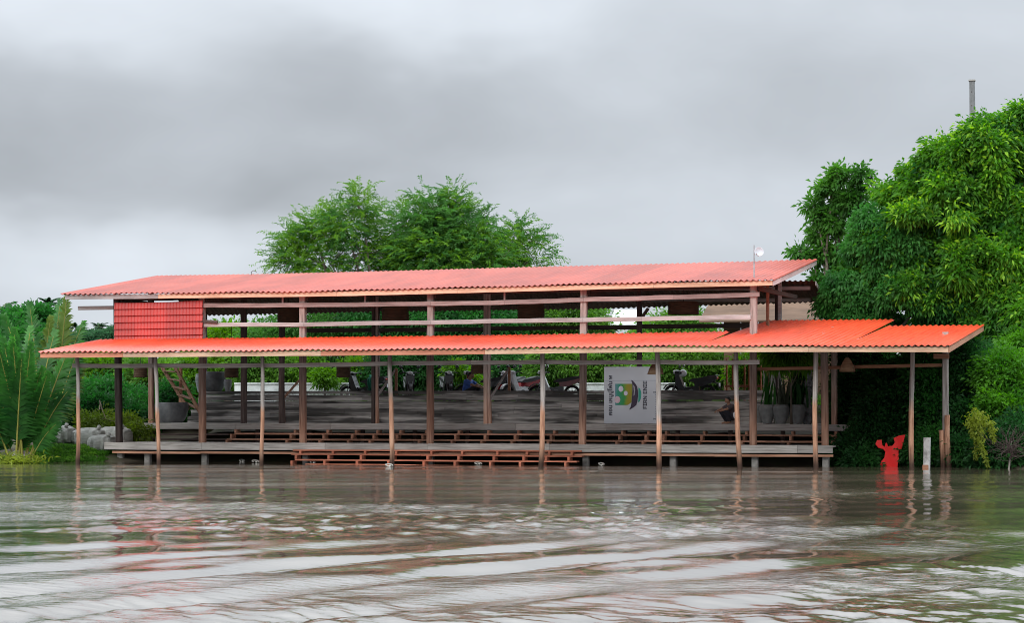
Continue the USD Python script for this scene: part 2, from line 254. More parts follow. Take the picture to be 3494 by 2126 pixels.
wx = np.unique(np.concatenate([-np.geomspace(14, 900, 40), np.arange(-14, 14.01, .085), np.geomspace(14, 900, 40)]))
yy = [19.0]
while yy[-1] < 84: yy.append(yy[-1] + max(.05, .00011 * yy[-1] ** 2))
wy = np.unique(np.concatenate([-np.geomspace(3, 190, 24), np.arange(-3, 19, .8), yy, [90, 120, 200]]))
def waves(X, Y):
    h = np.zeros_like(X); rs = np.random.default_rng(5)
    n = lambda s, k: meshkit.fbm(np.stack([X * s, Y * s, np.full_like(X, k)], -1), 3, 11 + int(k))
    # the wake of a passing boat: long crests that run away from the viewer to the right
    ph = X * .82 - Y * .57 + 1.6 * n(.09, 1.0) + .012 * (Y - 24) ** 2 * .3
    env = np.clip(1.2 - np.abs(ph + 15.2) / 7.5, 0, 1) * np.clip((46 - Y) / 18, 0, 1)
    h += .032 * env * np.sin(2 * np.pi * ph / 2.3) + .014 * env * np.sin(2 * np.pi * ph / 1.15 + 1.3)
    # low swell rolling towards the bank
    q = Y + .12 * X + 2.6 * n(.06, 4.0); h += .013 * (.35 + n(.05, 5.0)) * np.sin(2 * np.pi * q / 4.1)
    q2 = Y - .25 * X + 2.2 * n(.1, 7.0); h += .006 * (.3 + n(.07, 6.0)) * np.sin(2 * np.pi * q2 / 1.9)
    # chop, in gusty patches with calmer water between and near the bank
    calm = np.clip((n(.10, 8.0) - .38) / .24, 0.12, 1) * np.clip((76 - Y) / 44, .28, 1)
    for lam, amp in ((.95, .0046), (.62, .0044), (.42, .0040), (.3, .0034)):
        for k in range(4):
            a = rs.normal(np.pi / 2, .55); c, s = math.sin(a), math.cos(a)
            h += amp * calm * np.sin(2 * np.pi * (X * c + Y * s) / (lam * rs.uniform(.8, 1.25)) + 3.0 * n(.35, 20.0 + k) + rs.uniform(0, 6))
    return h
XX, YY = np.meshgrid(wx, wy, indexing='ij')
fade = np.clip((24 - np.abs(XX)) / 8, 0, 1) * np.clip((86 - YY) / 4, 0, 1) * np.clip((YY - 15) / 4, 0, 1)
water_mat = material('river_water', {
    'ge': ('geometry', {}), 'm1': ('mapping', {'scale': (2.2, 7.0, 1)}), 'n1': ('noise_texture', {'scale': 1.0, 'detail': 4.0, 'roughness': .55}), 'm2': ('mapping', {'scale': (.075, .16, 1), 'rotation': (0, 0, .25)}), 'n2': ('noise_texture', {'scale': 1.0, 'detail': 2.5}),
    'pr': ('map_range', {'from_min': .44, 'from_max': .60, 'to_min': .12, 'to_max': 1.0, 'clamp': True}), 'sy': ('separate_xyz', {}), 'yr': ('map_range', {'from_min': 44, 'from_max': 74, 'to_min': 1.0, 'to_max': .8, 'clamp': True}), 'pm': ('math', {'math_type': 'multiply'}), 'ps': ('math', {'math_type': 'multiply', 'value2': RIPPLE}),
    'b': ('bump', {'distance': .05}), 'mn': ('noise_texture', {'scale': .12, 'detail': 3.0}), 'mr': ('rgb_ramp', {'ramp': [(.3, (.046, .036, .025)), (.7, (.066, .052, .035))]}),
    'p': ('principled_bsdf', {'roughness': .05, 'ior': 1.36, 'specular_ior_level': .6, 'coat_weight': .75, 'coat_roughness': .05, 'coat_ior': 1.4})},
    [('ge.position', 'm1.vector'), ('m1.vector', 'n1.vector'), ('ge.position', 'm2.vector'), ('m2.vector', 'n2.vector'), ('n2.fac', 'pr.value'), ('ge.position', 'sy.vector'), ('sy.y', 'yr.value'), ('pr.result', 'pm.value1'), ('yr.result', 'pm.value2'), ('pm.value', 'ps.value1'), ('ps.value', 'b.strength'),
     ('n1.fac', 'b.height'), ('b.normal', 'p.normal'), ('b.normal', 'p.coat_normal'), ('ge.position', 'mn.vector'), ('mn.fac', 'mr.fac'), ('mr.color', 'p.base_color')])
setting('river_water', grid_mesh(wx, wy, waves(XX, YY) * fade), water_mat, True)

# ------------------------------------------------------------------ the pavilion
pav = thing('riverside_pavilion', 'long open timber pavilion with two red corrugated roofs standing over the river', 'pavilion')
def corrugated(u0, u1, va, vb, za, zb, pitch=.18, amp=.023, per=8, rows=3, th=.012):
    """A corrugated sheet whose ribs run down the slope: za(u) and zb(u) are its heights along the edges va (eave) and vb (top)."""
    n = int((u1 - u0) / pitch * per) + 1; u = np.linspace(u0, u1, n); out = []
    w = amp * np.cos(2 * np.pi * u / pitch); s = np.linspace(0, 1, rows + 1)
    top = np.stack([np.repeat(u[:, None], rows + 1, 1), np.repeat((va + (vb - va) * s)[None], n, 0), za(u)[:, None] * (1 - s) + zb(u)[:, None] * s + w[:, None] + .012 * np.sin(u * 1.7)[:, None] * (1 - s)], -1)
    m = rows + 1; i = np.arange(n * m).reshape(n, m); a, b, c, d = i[:-1, :-1].ravel(), i[1:, :-1].ravel(), i[1:, 1:].ravel(), i[:-1, 1:].ravel()
    up = np.vstack([np.stack([a, b, c], 1), np.stack([a, c, d], 1)]); N = n * m; f = [up, up[:, ::-1] + N]
    def edge(e, flip):
        q = np.vstack([np.stack([e[:-1], e[1:], e[1:] + N], 1), np.stack([e[:-1], e[1:] + N, e[:-1] + N], 1)]); return q[:, ::-1] if flip else q
    f += [edge(i[:, 0], True), edge(i[:, -1], False), edge(i[0], False), edge(i[-1], True)]
    v = top.reshape(-1, 3); return M(np.vstack([v, v - [0, 0, th]]), np.vstack(f))
def zline(pts, v):
    a = np.array([uz(px, py, v) for px, py in pts]); return lambda u: np.interp(u, a[:, 0], a[:, 1]) if True else 0
def ext(f, u0, u1):
    """Straight continuation past the measured ends."""
    return f
VE, VM, VB, VR = -.45, 4.0, 10.9, 7.2          # eave of the lower roof, second row of posts, top of the upper roof, third row
lowA = zline([(127, 1201), (500, 1199), (900, 1195), (1300, 1192), (1750, 1187), (2211, 1180), (2600, 1179), (3240, 1180)], VE)
lowT = zline([(337, 1160), (392, 1158), (690, 1155), (900, 1154), (1300, 1149), (1700, 1144), (2300, 1135), (2475, 1131)], 3.85)
uL, uS, uE = U(130, VE), U(2490, 3.85), U(3240, VE)
uN = U(3052, 9.6); zB = zline([(2600, 1094), (3055, 1090)], 9.6); zC = zline([(3040, 1112), (3360, 1109)], 8.1)
part(pav, 'lower_roof', corrugated(uL, uS, VE, 3.85, lowA, lowT), roof_low_mat, True)
part(pav, 'lower_roof', corrugated(uS, uN, VE, 9.6, lowA, zB), roof_low_mat, True, label='deeper stretch of the lower roof that runs back beside the upper storey')
part(pav, 'lower_roof', corrugated(uN, uE, VE, 8.1, lowA, zC), roof_low_mat, True, label='end stretch of the lower roof with its upper edge stepped down')
UE = 3.55
upA = zline([(206, 1003), (502, 1000), (1000, 995), (1265, 988), (1700, 977), (1800, 974), (2300, 960), (2635, 953)], UE)
upT = zline([(557, 941), (900, 936), (1350, 925), (1800, 912), (2200, 902), (2600, 891), (2796, 884)], VB)
vL, vR = U(206, UE), U(2640, UE)
part(pav, 'upper_roof', corrugated(vL, vR, UE, VB, upA, upT, pitch=.185, rows=6), roof_up_mat, True)
bk = zline([(700, 962), (2781, 957)], 10.3); bkl = zline([(700, 1076), (1240, 1064), (2000, 1054), (2822, 1029)], 12.6)
part(pav, 'back_roof', corrugated(U(560, 10.3), U(2781, 10.3), 10.3, 12.6, bk, bkl), back_roof_mat, True, label='brown back slope of the roof seen from below')
def fascia(pts, v, cuts, mats, h=.15, name='fascia_board'):
    f = zline(pts, v)
    for k in range(len(cuts) - 1):
        a, b = U(cuts[k], v), U(cuts[k + 1], v)
        part(pav, name, beam((a + .004, v, f(a) - .035 - h / 2), (b - .004, v + (k % 2) * .004, f(b) - .035 - h / 2), h, .03), mats[k])
fascia([(127, 1201), (500, 1199), (900, 1195), (1300, 1192), (1750, 1187), (2211, 1180), (2600, 1179), (3240, 1180)], VE + .08, [138, 420, 1095, 1655, 2230, 2760, 3236], [fascia_red, fascia_mat, fascia_red, fascia_mat, fascia_mat, fascia_mat])
fascia([(206, 1003), (502, 1000), (1000, 995), (1265, 988), (1700, 977), (1800, 974), (2300, 960), (2635, 953)], UE + .08, [222, 540, 1150, 1560, 2230, 2636], [rail_mat, fascia_mat, fascia_mat, fascia_mat, fascia_mat])
part(pav, 'rake_board', beam((uE - .03, VE + .1, lowA(uE) - .11), (uE - .03, 8.05, zC(uE) - .11), .16, .03), brown_beam)
part(pav, 'rake_board', beam((vR - .04, UE + .1, upA(vR) - .11), (vR - .04, VB, upT(vR) - .11), .16, .03), rail_mat)
part(pav, 'rake_board', beam((U(2781, 10.3) + .02, 10.3, bk(9) - .09), (U(2781, 10.3) + .02, 12.6, bkl(9) - .12), .14, .03), rail_mat)
for i, (px, v0) in enumerate(((2700, 10.6), (2690, 11.7))):
    part(pav, 'purlin', beam((U(1900, v0), v0, bk(0) - .14 - .3 * (v0 - 10.3)), (U(2765, v0), v0, bk(9) - .14 - .31 * (v0 - 10.3)), .12, .06), rail_mat)
# posts: top pixel, foot pixel, depth, head row
rs = np.random.default_rng(3)
def roof_z(u, v):
    if u > uS: return lowA(u) + (zB(u) - lowA(u)) * (v - VE) / 10.05
    return lowA(u) + (lowT(u) - lowA(u)) * (v - VE) / 4.3
for i, (pt, pb, v, r) in enumerate([(264, 266, .3, .062), (535, 541, .2, .062), (893, 894, .2, .06), (1332, 1334, .3, .07), (1851, 1844, .3, .075), (2238, 2256, .35, .075), (2514, 2524, .5, .07), (2783, 2788, .7, .07), (3112, 3114, 2.6, .072)]):
    ut, ub = U(pt, v), U(pb, v)
    part(pav, 'round_post', log((ub, v, -.9), (ut, v, roof_z(ut, v) - .05), r, 40 + i), log_mat, 40)
part(pav, 'end_post', beam((U(3226, 4.1), 4.1, -.9), (U(3226, 4.1), 4.1, roof_z(9, 4.1)), .17, .17, up=(0, 1, 0)), wood('end_post_wood', GREY, 'z', vary=.1))
part(pav, 'splint', log((U(3238, 3.95), 3.95, -.9), (U(3236, 3.95), 3.95, 1.55), .085, 77), log_mat, 40, label='pale log lashed to the foot of the end post')
part(pav, 'splint', log((U(3213, 3.95), 3.95, -.9), (U(3215, 3.95), 3.95, 1.1), .075, 78), log_mat, 40)
uptop = lambda u, v: upA(u) + (upT(u) - upA(u)) * (v - UE) / (VB - UE)
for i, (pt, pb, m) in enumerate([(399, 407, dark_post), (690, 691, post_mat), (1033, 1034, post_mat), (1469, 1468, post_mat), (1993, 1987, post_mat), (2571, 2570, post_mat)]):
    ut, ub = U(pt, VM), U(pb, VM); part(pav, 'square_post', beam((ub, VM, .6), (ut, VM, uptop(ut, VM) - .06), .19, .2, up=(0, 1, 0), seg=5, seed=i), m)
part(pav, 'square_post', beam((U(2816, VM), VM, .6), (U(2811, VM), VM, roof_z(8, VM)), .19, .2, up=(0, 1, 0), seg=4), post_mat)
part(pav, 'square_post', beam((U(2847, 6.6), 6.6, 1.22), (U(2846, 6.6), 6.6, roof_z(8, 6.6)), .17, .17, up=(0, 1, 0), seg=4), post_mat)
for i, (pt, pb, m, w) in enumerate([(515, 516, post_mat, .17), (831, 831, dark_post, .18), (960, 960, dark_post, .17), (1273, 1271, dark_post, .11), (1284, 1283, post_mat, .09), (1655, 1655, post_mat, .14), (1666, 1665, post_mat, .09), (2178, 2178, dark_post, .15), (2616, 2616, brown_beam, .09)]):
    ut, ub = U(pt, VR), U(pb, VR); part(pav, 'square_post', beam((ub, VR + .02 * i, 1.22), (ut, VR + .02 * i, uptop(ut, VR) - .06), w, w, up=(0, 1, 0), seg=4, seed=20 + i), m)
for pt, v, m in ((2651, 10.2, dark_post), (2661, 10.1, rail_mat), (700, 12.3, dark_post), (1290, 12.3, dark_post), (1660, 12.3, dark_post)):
    part(pav, 'square_post', beam((U(pt, v), v, 1.9), (U(pt, v), v, bk(0) - .35 if v > 11 else 6.0), .12, .12, up=(0, 1, 0)), m)
# front beam of the lower roof, in lengths
fb = [(248, 1248), (540, 1248), (893, 1247), (1092, 1245), (1335, 1240), (1608, 1237), (1850, 1235), (2240, 1236), (2592, 1236)]
for k in range(len(fb) - 1):
    v = .42 + .012 * (k % 2); part(pav, 'front_beam', beam(P(*fb[k], v), P(*fb[k + 1], v) - [.006, 0, 0], .13, .07, bow=-.012, seg=3, seed=k), rail_mat)
part(pav, 'cross_beam', beam(P(2585, 1260, 4.25), P(2880, 1254, 4.25), .10, .08), brown_beam)
part(pav, 'cross_beam', beam(P(2881, 1253.5, 4.25), P(3212, 1246, 4.25), .10, .08), brown_beam)
part(pav, 'cross_beam', beam(P(3186, 1216, 4.0), P(3238, 1216, 4.0), .15, .08), brown_beam)
part(pav, 'cross_beam', beam((U(3226, 4.1), .3, 3.35), (U(3226, 4.1), 5.6, 4.0), .12, .08), brown_beam)
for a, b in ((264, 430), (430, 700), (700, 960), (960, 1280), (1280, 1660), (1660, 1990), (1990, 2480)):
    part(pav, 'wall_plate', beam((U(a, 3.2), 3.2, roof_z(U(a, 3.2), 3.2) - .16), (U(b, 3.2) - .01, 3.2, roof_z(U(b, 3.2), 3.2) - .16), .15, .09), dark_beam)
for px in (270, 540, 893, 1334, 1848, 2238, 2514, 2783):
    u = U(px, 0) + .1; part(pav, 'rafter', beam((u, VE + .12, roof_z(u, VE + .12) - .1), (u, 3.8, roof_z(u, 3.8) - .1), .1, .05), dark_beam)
# rails of the upper storey
ra = [(692, 1042), (1035, 1041), (1470, 1036), (1722, 1032), (1993, 1022), (2300, 1014), (2592, 1004)]
rb = [(696, 1109), (1035, 1108), (1470, 1101), (1990, 1092), (2190, 1089), (2562, 1082)]
for k in range(len(ra) - 1): part(pav, 'upper_rail', beam(P(*ra[k], 3.87), P(*ra[k + 1], 3.87) - [.006, 0, 0], .14, .04, bow=-.008, seg=5, seed=k), pink_rail)
for k in range(len(rb) - 1): part(pav, 'lower_rail', beam(P(*rb[k], 3.87), P(*rb[k + 1], 3.87) - [.006, 0, 0], .135, .04, bow=.008, seg=5, seed=k), rail_mat)
part(pav, 'stub', beam(P(664, 1093, 3.80), P(742, 1099, 3.80), .09, .06), dark_beam)
part(pav, 'stub', beam(P(268, 1052, 4.1), P(392, 1050, 4.1), .125, .1), rail_mat)
for a, b, y in ((1040, 1660, 1126), (1660, 2178, 1119), (2178, 2565, 1113)): part(pav, 'back_rail', beam(P(a, y + 2, 12.2), P(b, y - 2, 12.2) - [.006, 0, 0], .15, .05), dark_beam)
for px, y0, y1 in ((1246, 1002, 1040), (1722, 990, 1032), (965, 1005, 1042)): part(pav, 'stud', beam(P(px, y1, 3.92), P(px, y0, 3.92), .06, .05, up=(0, 1, 0)), pink_rail)
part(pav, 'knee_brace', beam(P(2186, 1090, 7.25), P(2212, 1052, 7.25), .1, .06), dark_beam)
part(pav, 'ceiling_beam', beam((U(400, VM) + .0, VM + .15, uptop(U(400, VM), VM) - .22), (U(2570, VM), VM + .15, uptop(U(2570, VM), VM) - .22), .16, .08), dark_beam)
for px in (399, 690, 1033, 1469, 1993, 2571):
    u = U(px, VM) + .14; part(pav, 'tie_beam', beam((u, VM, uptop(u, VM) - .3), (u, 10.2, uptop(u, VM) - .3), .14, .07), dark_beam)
# red tile-pattern sheet hung between the first posts
def tile_sheet():
    u0, u1 = U(391, 3.8), U(692, 3.8); z0, z1 = Z(540, 1159, 3.8), Z(540, 1031, 3.8); n = int((u1 - u0) / .115 * 6); u = np.linspace(u0, u1, n); rows = []
    k = 6; hh = (z1 - z0) / 5.6; zs = []
    for r in range(k):
        a, b = z1 - r * hh, max(z0, z1 - (r + 1) * hh + .004); zs += [(a, -.0), (a - .02, -.008), (b, -.055)]
    for z, off in zs: rows.append(np.stack([u, 3.8 + off - .008 * np.cos(2 * np.pi * u / .115), z + (.03 * ((u - u0) / (u1 - u0) - .4) ** 2 * 4 - .02) * (z > z1 - .1) + .02 * (u - u0) / (u1 - u0)], 1))
    v = np.array(rows); R, n2 = v.shape[:2]; i = np.arange(R * n2).reshape(R, n2); a, b, c, d = i[:-1, :-1].ravel(), i[:-1, 1:].ravel(), i[1:, 1:].ravel(), i[1:, :-1].ravel()
    up = np.vstack([np.stack([a, c, b], 1), np.stack([a, d, c], 1)]); V_ = v.reshape(-1, 3); N = len(V_)
    return M(np.vstack([V_, V_ + [0, .012, 0]]), np.vstack([up, up[:, ::-1] + N]))
part(pav, 'tile_sheet', tile_sheet(), panel_mat, 35, label='red tile-pattern metal sheet closing the upper storey at its end')
part(pav, 'flashing', beam(P(455, 1168, 3.55), P(585, 1160, 3.7), .02, .09), dark_beam)

# ------------------------------------------------------------------ decks, steps and the planked terrace
def lengths(u0, u1, lo, hi, r):
    out = [u0]
    while out[-1] < u1 - hi: out.append(out[-1] + r.uniform(lo, hi))
    return out + [u1]
def boards(parent, name, u0, u1, v0, v1, z, n, th, mat, r, lo=2.6, hi=4.4):
    w = (v1 - v0) / n
    for k in range(n):
        q = lengths(u0 + r.uniform(-.05, .05), u1 + r.uniform(-.05, .05), lo, hi, r)
        for a, b in zip(q[:-1], q[1:]):
            dz = r.normal(0, .004); part(parent, name, box(a + .004, b - .004, v0 + k * w + .006, v0 + (k + 1) * w - .006, z - th + dz, z + dz), mat)
def face_boards(parent, name, u0, u1, v, zt, h, mat, r, lo=2.8, hi=4.6):
    q = lengths(u0, u1, lo, hi, r)
    for a, b in zip(q[:-1], q[1:]):
        d = r.normal(0, .006); part(parent, name, beam((a + .004, v + r.normal(0, .004), zt - h / 2 + d), (b - .004, v + r.normal(0, .004), zt - h / 2 + d + r.normal(0, .006)), h, .035), mat)
r = np.random.default_rng(8)
ZL, ZU = .62, 1.235
d1 = thing('landing_deck', 'low grey timber landing deck just above the water along the front', 'deck'); VL = 3.78
boards(d1, 'deck_board', U(358, VL), U(2840, VL), VL + .04, 6.6, ZL, 9, .035, deck_mat, r)
face_boards(d1, 'edge_board', U(356, VL), U(2842, VL), VL, ZL + .012, .235, deck_mat, r)
face_boards(d1, 'bearer', U(380, VL), U(2842, VL), VL + .06, ZL - .265, .075, tread_mat, r)
conc = ramp_mat('footing_concrete', [(.3, (.16, .15, .135)), (.7, (.33, .315, .29))], (6, 6, 6))
for px in (412, 505, 700, 1045, 1470, 2000, 2298, 2577, 2818):
    part(d1, 'footing', beam((U(px, 4.1), 4.1, -.8), (U(px, 4.1), 4.1, ZL - .34), .2, .2, up=(0, 1, 0)), conc)
for px in np.linspace(420, 2800, 12): part(d1, 'joist', box(U(px, 4) - .04, U(px, 4) + .04, 3.9, 6.6, ZL - .2, ZL - .04), dark_beam)
d2 = thing('upper_deck', 'upper grey plank deck between the open steps and the dark terrace', 'deck'); VU = 6.4
boards(d2, 'deck_board', U(486, VU), U(2898, VU), VU + .04, 9.58, ZU, 9, .035, deck_mat, r)
face_boards(d2, 'edge_board', U(484, VU), U(2900, VU), VU, ZU + .012, .2, deck_mat, r)
for px in np.linspace(520, 2850, 14): part(d2, 'stilt', box(U(px, 6.7) - .06, U(px, 6.7) + .06, 6.66, 6.78, .3, ZU - .04), dark_beam)
s1 = thing('open_steps', 'long flight of open reddish plank steps between the two decks', 'steps')
for zt, v0, a in ((.925, 6.02, 800), (.745, 5.66, 775)): boards(s1, 'tread', U(a, v0), U(2862 - (6.02 - v0) * 30, v0), v0, v0 + .3, zt, 1, .05, tread_mat, r)
bx = [900 + .3653 * k for k in (295, 600, 865, 1065, 1280, 1520, 1825, 2100, 2380)] + [1700 + .3653 * k for k in (525, 1160, 1405, 1570, 1925, 2320)] + [2500 + .3653 * k for k in (560, 965)] + [805]
for px in bx:
    for zb, zt, v0, k in ((.93, 1.03, 6.36, 0), (.75, .89, 6.0, 1), (.62, .71, 5.64, 2)): part(s1, 'bracket', box(U(px, 6.36) - .035, U(px, 6.36) + .035, v0 - .05, v0 + .3, zb, zt), tread_mat)
for a, b, y in ((540, 780, 1483), (540, 780, 1500)): part(s1, 'riser', beam(P(a, y, 6.1), P(b, y, 6.1), .06, .05), dark_beam)
s2 = thing('water_steps', 'wet red plank steps leading from the landing deck down into the river', 'steps')
for zt, v0, a, b in ((.30, 3.42, 990, 1981), (.135, 3.05, 1005, 1965), (.0, 2.7, 1040, 1900)): boards(s2, 'tread', U(a, v0), U(b, v0), v0, v0 + .3, zt, 1, .04, tread_red, r)
for px in (1026, 1137, 1247, 1353, 1473, 1578, 1698, 1799, 1875, 1952):
    for zb, zt, v0, k in ((.305, .40, 3.72, 0), (.14, .26, 3.36, 1), (-.3, .095, 3.0, 2)): part(s2, 'bracket', box(U(px, 3.72) - .035, U(px, 3.72) + .035, v0 - .05, v0 + .3, zb, zt), tread_red)
part(s2, 'top_board', beam(P(1000, 1537, 3.7), P(1985, 1540, 3.7), .05, .04), tread_red)
tr = thing('plank_terrace', 'dark weathered plank terrace of broad steps rising behind the upper deck', 'terrace')
TV, TZ, NR = 9.55, ZU, 5; rise = (2.325 - ZU) / NR; run = .13
for k in range(NR):
    v = TV + k * run; z0 = TZ + k * rise; ul, ur = U(640 + 12 * k, v), U(2640, v)
    for j in range(2): face_boards(tr, 'riser_plank', ul, ur, v + (j * .006), z0 + rise * (j + 1) / 2 - .004, rise / 2 - .008, plank_mat, r, 1.6, 4.2)
    boards(tr, 'tread_plank', ul, ur, v + .02, v + run + .02, z0 + rise + .012, 2, .03, plank_mat, r, 2, 4.5)
# handrails going up the terrace
for i, (fa, fb_, top, foot) in enumerate([((1288, 1352), (1352, 1258), 1352, 1345), ((1672, 1362), (1738, 1254), 1736, 1345), ((967, 1360), (1030, 1288), None, None)]):
    h = thing('stair_handrail', ['bare wooden stair handrail climbing the terrace between the bikes, left of the tree trunk', 'bare wooden stair handrail on the terrace beside the white motorbike', 'short brown handrail on the terrace in front of the low white wall'][i], 'handrail')
    part(h, 'rail', beam(P(*fa, 9.3), P(*fb_, 10.4), .075, .05), tread_mat if i == 2 else rail_mat)
    part(h, 'newel', beam((U(fa[0], 9.3), 9.36, ZU), P(*fa, 9.36) + [0, 0, .04], .08, .08, up=(0, 1, 0)), post_mat)
    b = P(fb_[0], fb_[1], 10.36); part(h, 'newel', beam((b[0], b[1], 2.2), b, .1, .08, up=(0, 1, 0)), brown_beam)

# ------------------------------------------------------------------ sign board
white_board = plain('sign_panel_paint', (.50, .52, .56), .45, vary=.05, sc=1.5)
ink = plain('dark_ink', (.055, .055, .075), .6); boat_ink = plain('boat_ink', (.045, .03, .055), .55); teal = plain('teal_ink', (.03, .30, .22), .5)
SV = 6.95
def spt(zx, zy): return P(2040 + zx * .1601, 1230 + zy * .1601, SV)
def art(parent, name, pts, mat, out=.004, th=.004, label=None):
    q = np.array([spt(*p) for p in pts]); m = trimesh.creation.extrude_polygon(Polygon(q[:, [0, 2]]).buffer(0), th, engine='earcut'); v = m.vertices
    part(parent, name, M(np.stack([v[:, 0], SV - .02 - out - v[:, 2], v[:, 1]], 1), m.faces[:, ::-1] if False else m.faces), mat, label=label)
def lettering(text, height, font, squeeze=1.0):
    from PIL import Image, ImageDraw, ImageFont
    ft = ImageFont.truetype(font, 96); x0, y0, x1, y1 = ft.getbbox(text, anchor='ls', stroke_width=3); im = Image.new('L', (x1 - x0 + 8, y1 - y0 + 8))
    ImageDraw.Draw(im).text((4 - x0, 4 - y0), text, 255, ft, anchor='ls', stroke_width=3)
    on = np.pad(np.asarray(im) > 127, ((0, 0), (1, 1))).astype(np.int8); rows, st = np.nonzero(np.diff(on, axis=1) == 1); en = np.nonzero(np.diff(on, axis=1) == -1)[1]
    sh = shapely.union_all(shapely.box(st, -rows - 1, en, -rows)).buffer(.6).buffer(-.6).simplify(.8); s = height / 70
    return affinity.affine_transform(sh, [s * squeeze, 0, 0, s, -4 * s * squeeze, (4 - y0) * s])
sg = thing('sign_board', 'large pale grey sign board with a boat emblem, turned on its side', 'sign')
a, b = spt(135, 1345), spt(1262, 135)
part(sg, 'panel', box(a[0], b[0], SV - .02, SV + .02, a[2], b[2] + .0), white_board)
part(sg, 'seam', box(a[0] + .01, b[0] - .01, SV - .0235, SV - .02, spt(0, 434)[2] - .008, spt(0, 434)[2] + .008), plain('seam_grey', (.33, .36, .42), .5))
for k in range(2): part(sg, 'support', beam((a[0] + .25 + k * 1.2, SV + .06, 1.235), (a[0] + .25 + k * 1.2, SV + .06, b[2] - .2), .06, .05, up=(0, 1, 0)), dark_beam)
fonts = glob.glob('/opt/blender-*/*/datafiles/fonts')[0]
def put_text(name, text, font, zx_base, zy0, zy1, height_zx, mat):
    """Lettering turned a quarter turn: it reads upwards, its tops towards the left."""
    sh = lettering(text, 1.0, font); x0, y0, x1, y1 = sh.bounds; p0, p1 = spt(zx_base, zy0), spt(zx_base, zy1)
    sc = (p1[2] - p0[2]) / (x1 - x0); hs = height_zx * .1601 / scale_at(2150, SV)
    for i, g_ in enumerate(getattr(sh, 'geoms', [sh])):
        m = trimesh.creation.extrude_polygon(g_, .004, engine='earcut'); v = m.vertices
        part(sg, name, M(np.stack([p0[0] - v[:, 1] * hs, SV - .024 - v[:, 2], p0[2] + (v[:, 0] - x0) * sc], 1), m.faces), mat)
art(sg, 'emblem_square', [(372, 500), (735, 500), (735, 700), (718, 900), (640, 955), (372, 955)], material('emblem_paint', {'tc': ('texture_coordinate', {}), 's': ('separate_xyz', {}), 'n': ('noise_texture', {'scale': 5.0, 'detail': 2.0}), 'na': ('math', {'math_type': 'multiply_add', 'value2': .22}), 'mr': ('map_range', {'from_min': float(spt(372, 0)[0]) + .09, 'from_max': float(spt(735, 0)[0]) + .12}), 'r': ('rgb_ramp', {'ramp': [(0.0, (.12, .24, .30)), (.22, (.02, .26, .17)), (.5, (.03, .27, .05)), (.68, (.24, .26, .01)), (.85, (.30, .22, .01)), (1, (.2, .26, .02))]}), 'p': ('principled_bsdf', {'roughness': .5})},
    [('tc.object', 's.vector'), ('tc.object', 'n.vector'), ('n.fac', 'na.value1'), ('s.x', 'na.value3'), ('na.value', 'mr.value'), ('mr.result', 'r.fac'), ('r.color', 'p.base_color')]))
def disc(cx, cy, rx, ry, n=20): return [(cx + rx * math.cos(t), cy + ry * math.sin(t)) for t in np.linspace(0, 2 * math.pi, n, endpoint=False)]
pale = plain('pale_dot', (.62, .58, .68), .5); pink = plain('pink_dot', (.60, .45, .50), .5)
for c, m in (((497, 610, 50, 62), pale), ((600, 702, 40, 48), pale), ((420, 840, 62, 75), pink)): art(sg, 'emblem_dot', disc(*c), m, out=.009)
art(sg, 'boat', [(712, 420), (745, 432), (800, 490), (842, 560), (858, 640), (862, 760), (850, 860), (826, 955), (770, 1000), (690, 1050), (672, 1050), (705, 985), (722, 900), (735, 760), (742, 640), (742, 560), (735, 480)], boat_ink, out=.009)
art(sg, 'boat_light', [(752, 520), (790, 560), (800, 640), (785, 740), (765, 760), (775, 660), (765, 580)], plain('boat_grey', (.33, .32, .36), .5), out=.014)
art(sg, 'reflection', [(866, 580), (900, 600), (925, 660), (930, 730), (920, 820), (892, 880), (862, 900), (868, 760)], teal)
put_text('letter', 'คอน เหนูปูโฟม พ', glob.glob(fonts + '/NotoSansThai*')[0], 308, 1175, 318, 88, ink)
put_text('letter', 'FIRN ENIE', fonts + '/Inter.woff2', 1048, 1035, 440, 82, ink)
put_text('small_print', 'I . . . . . . . . . . I', fonts + '/Inter.woff2', 1235, 1270, 660, 45, ink)

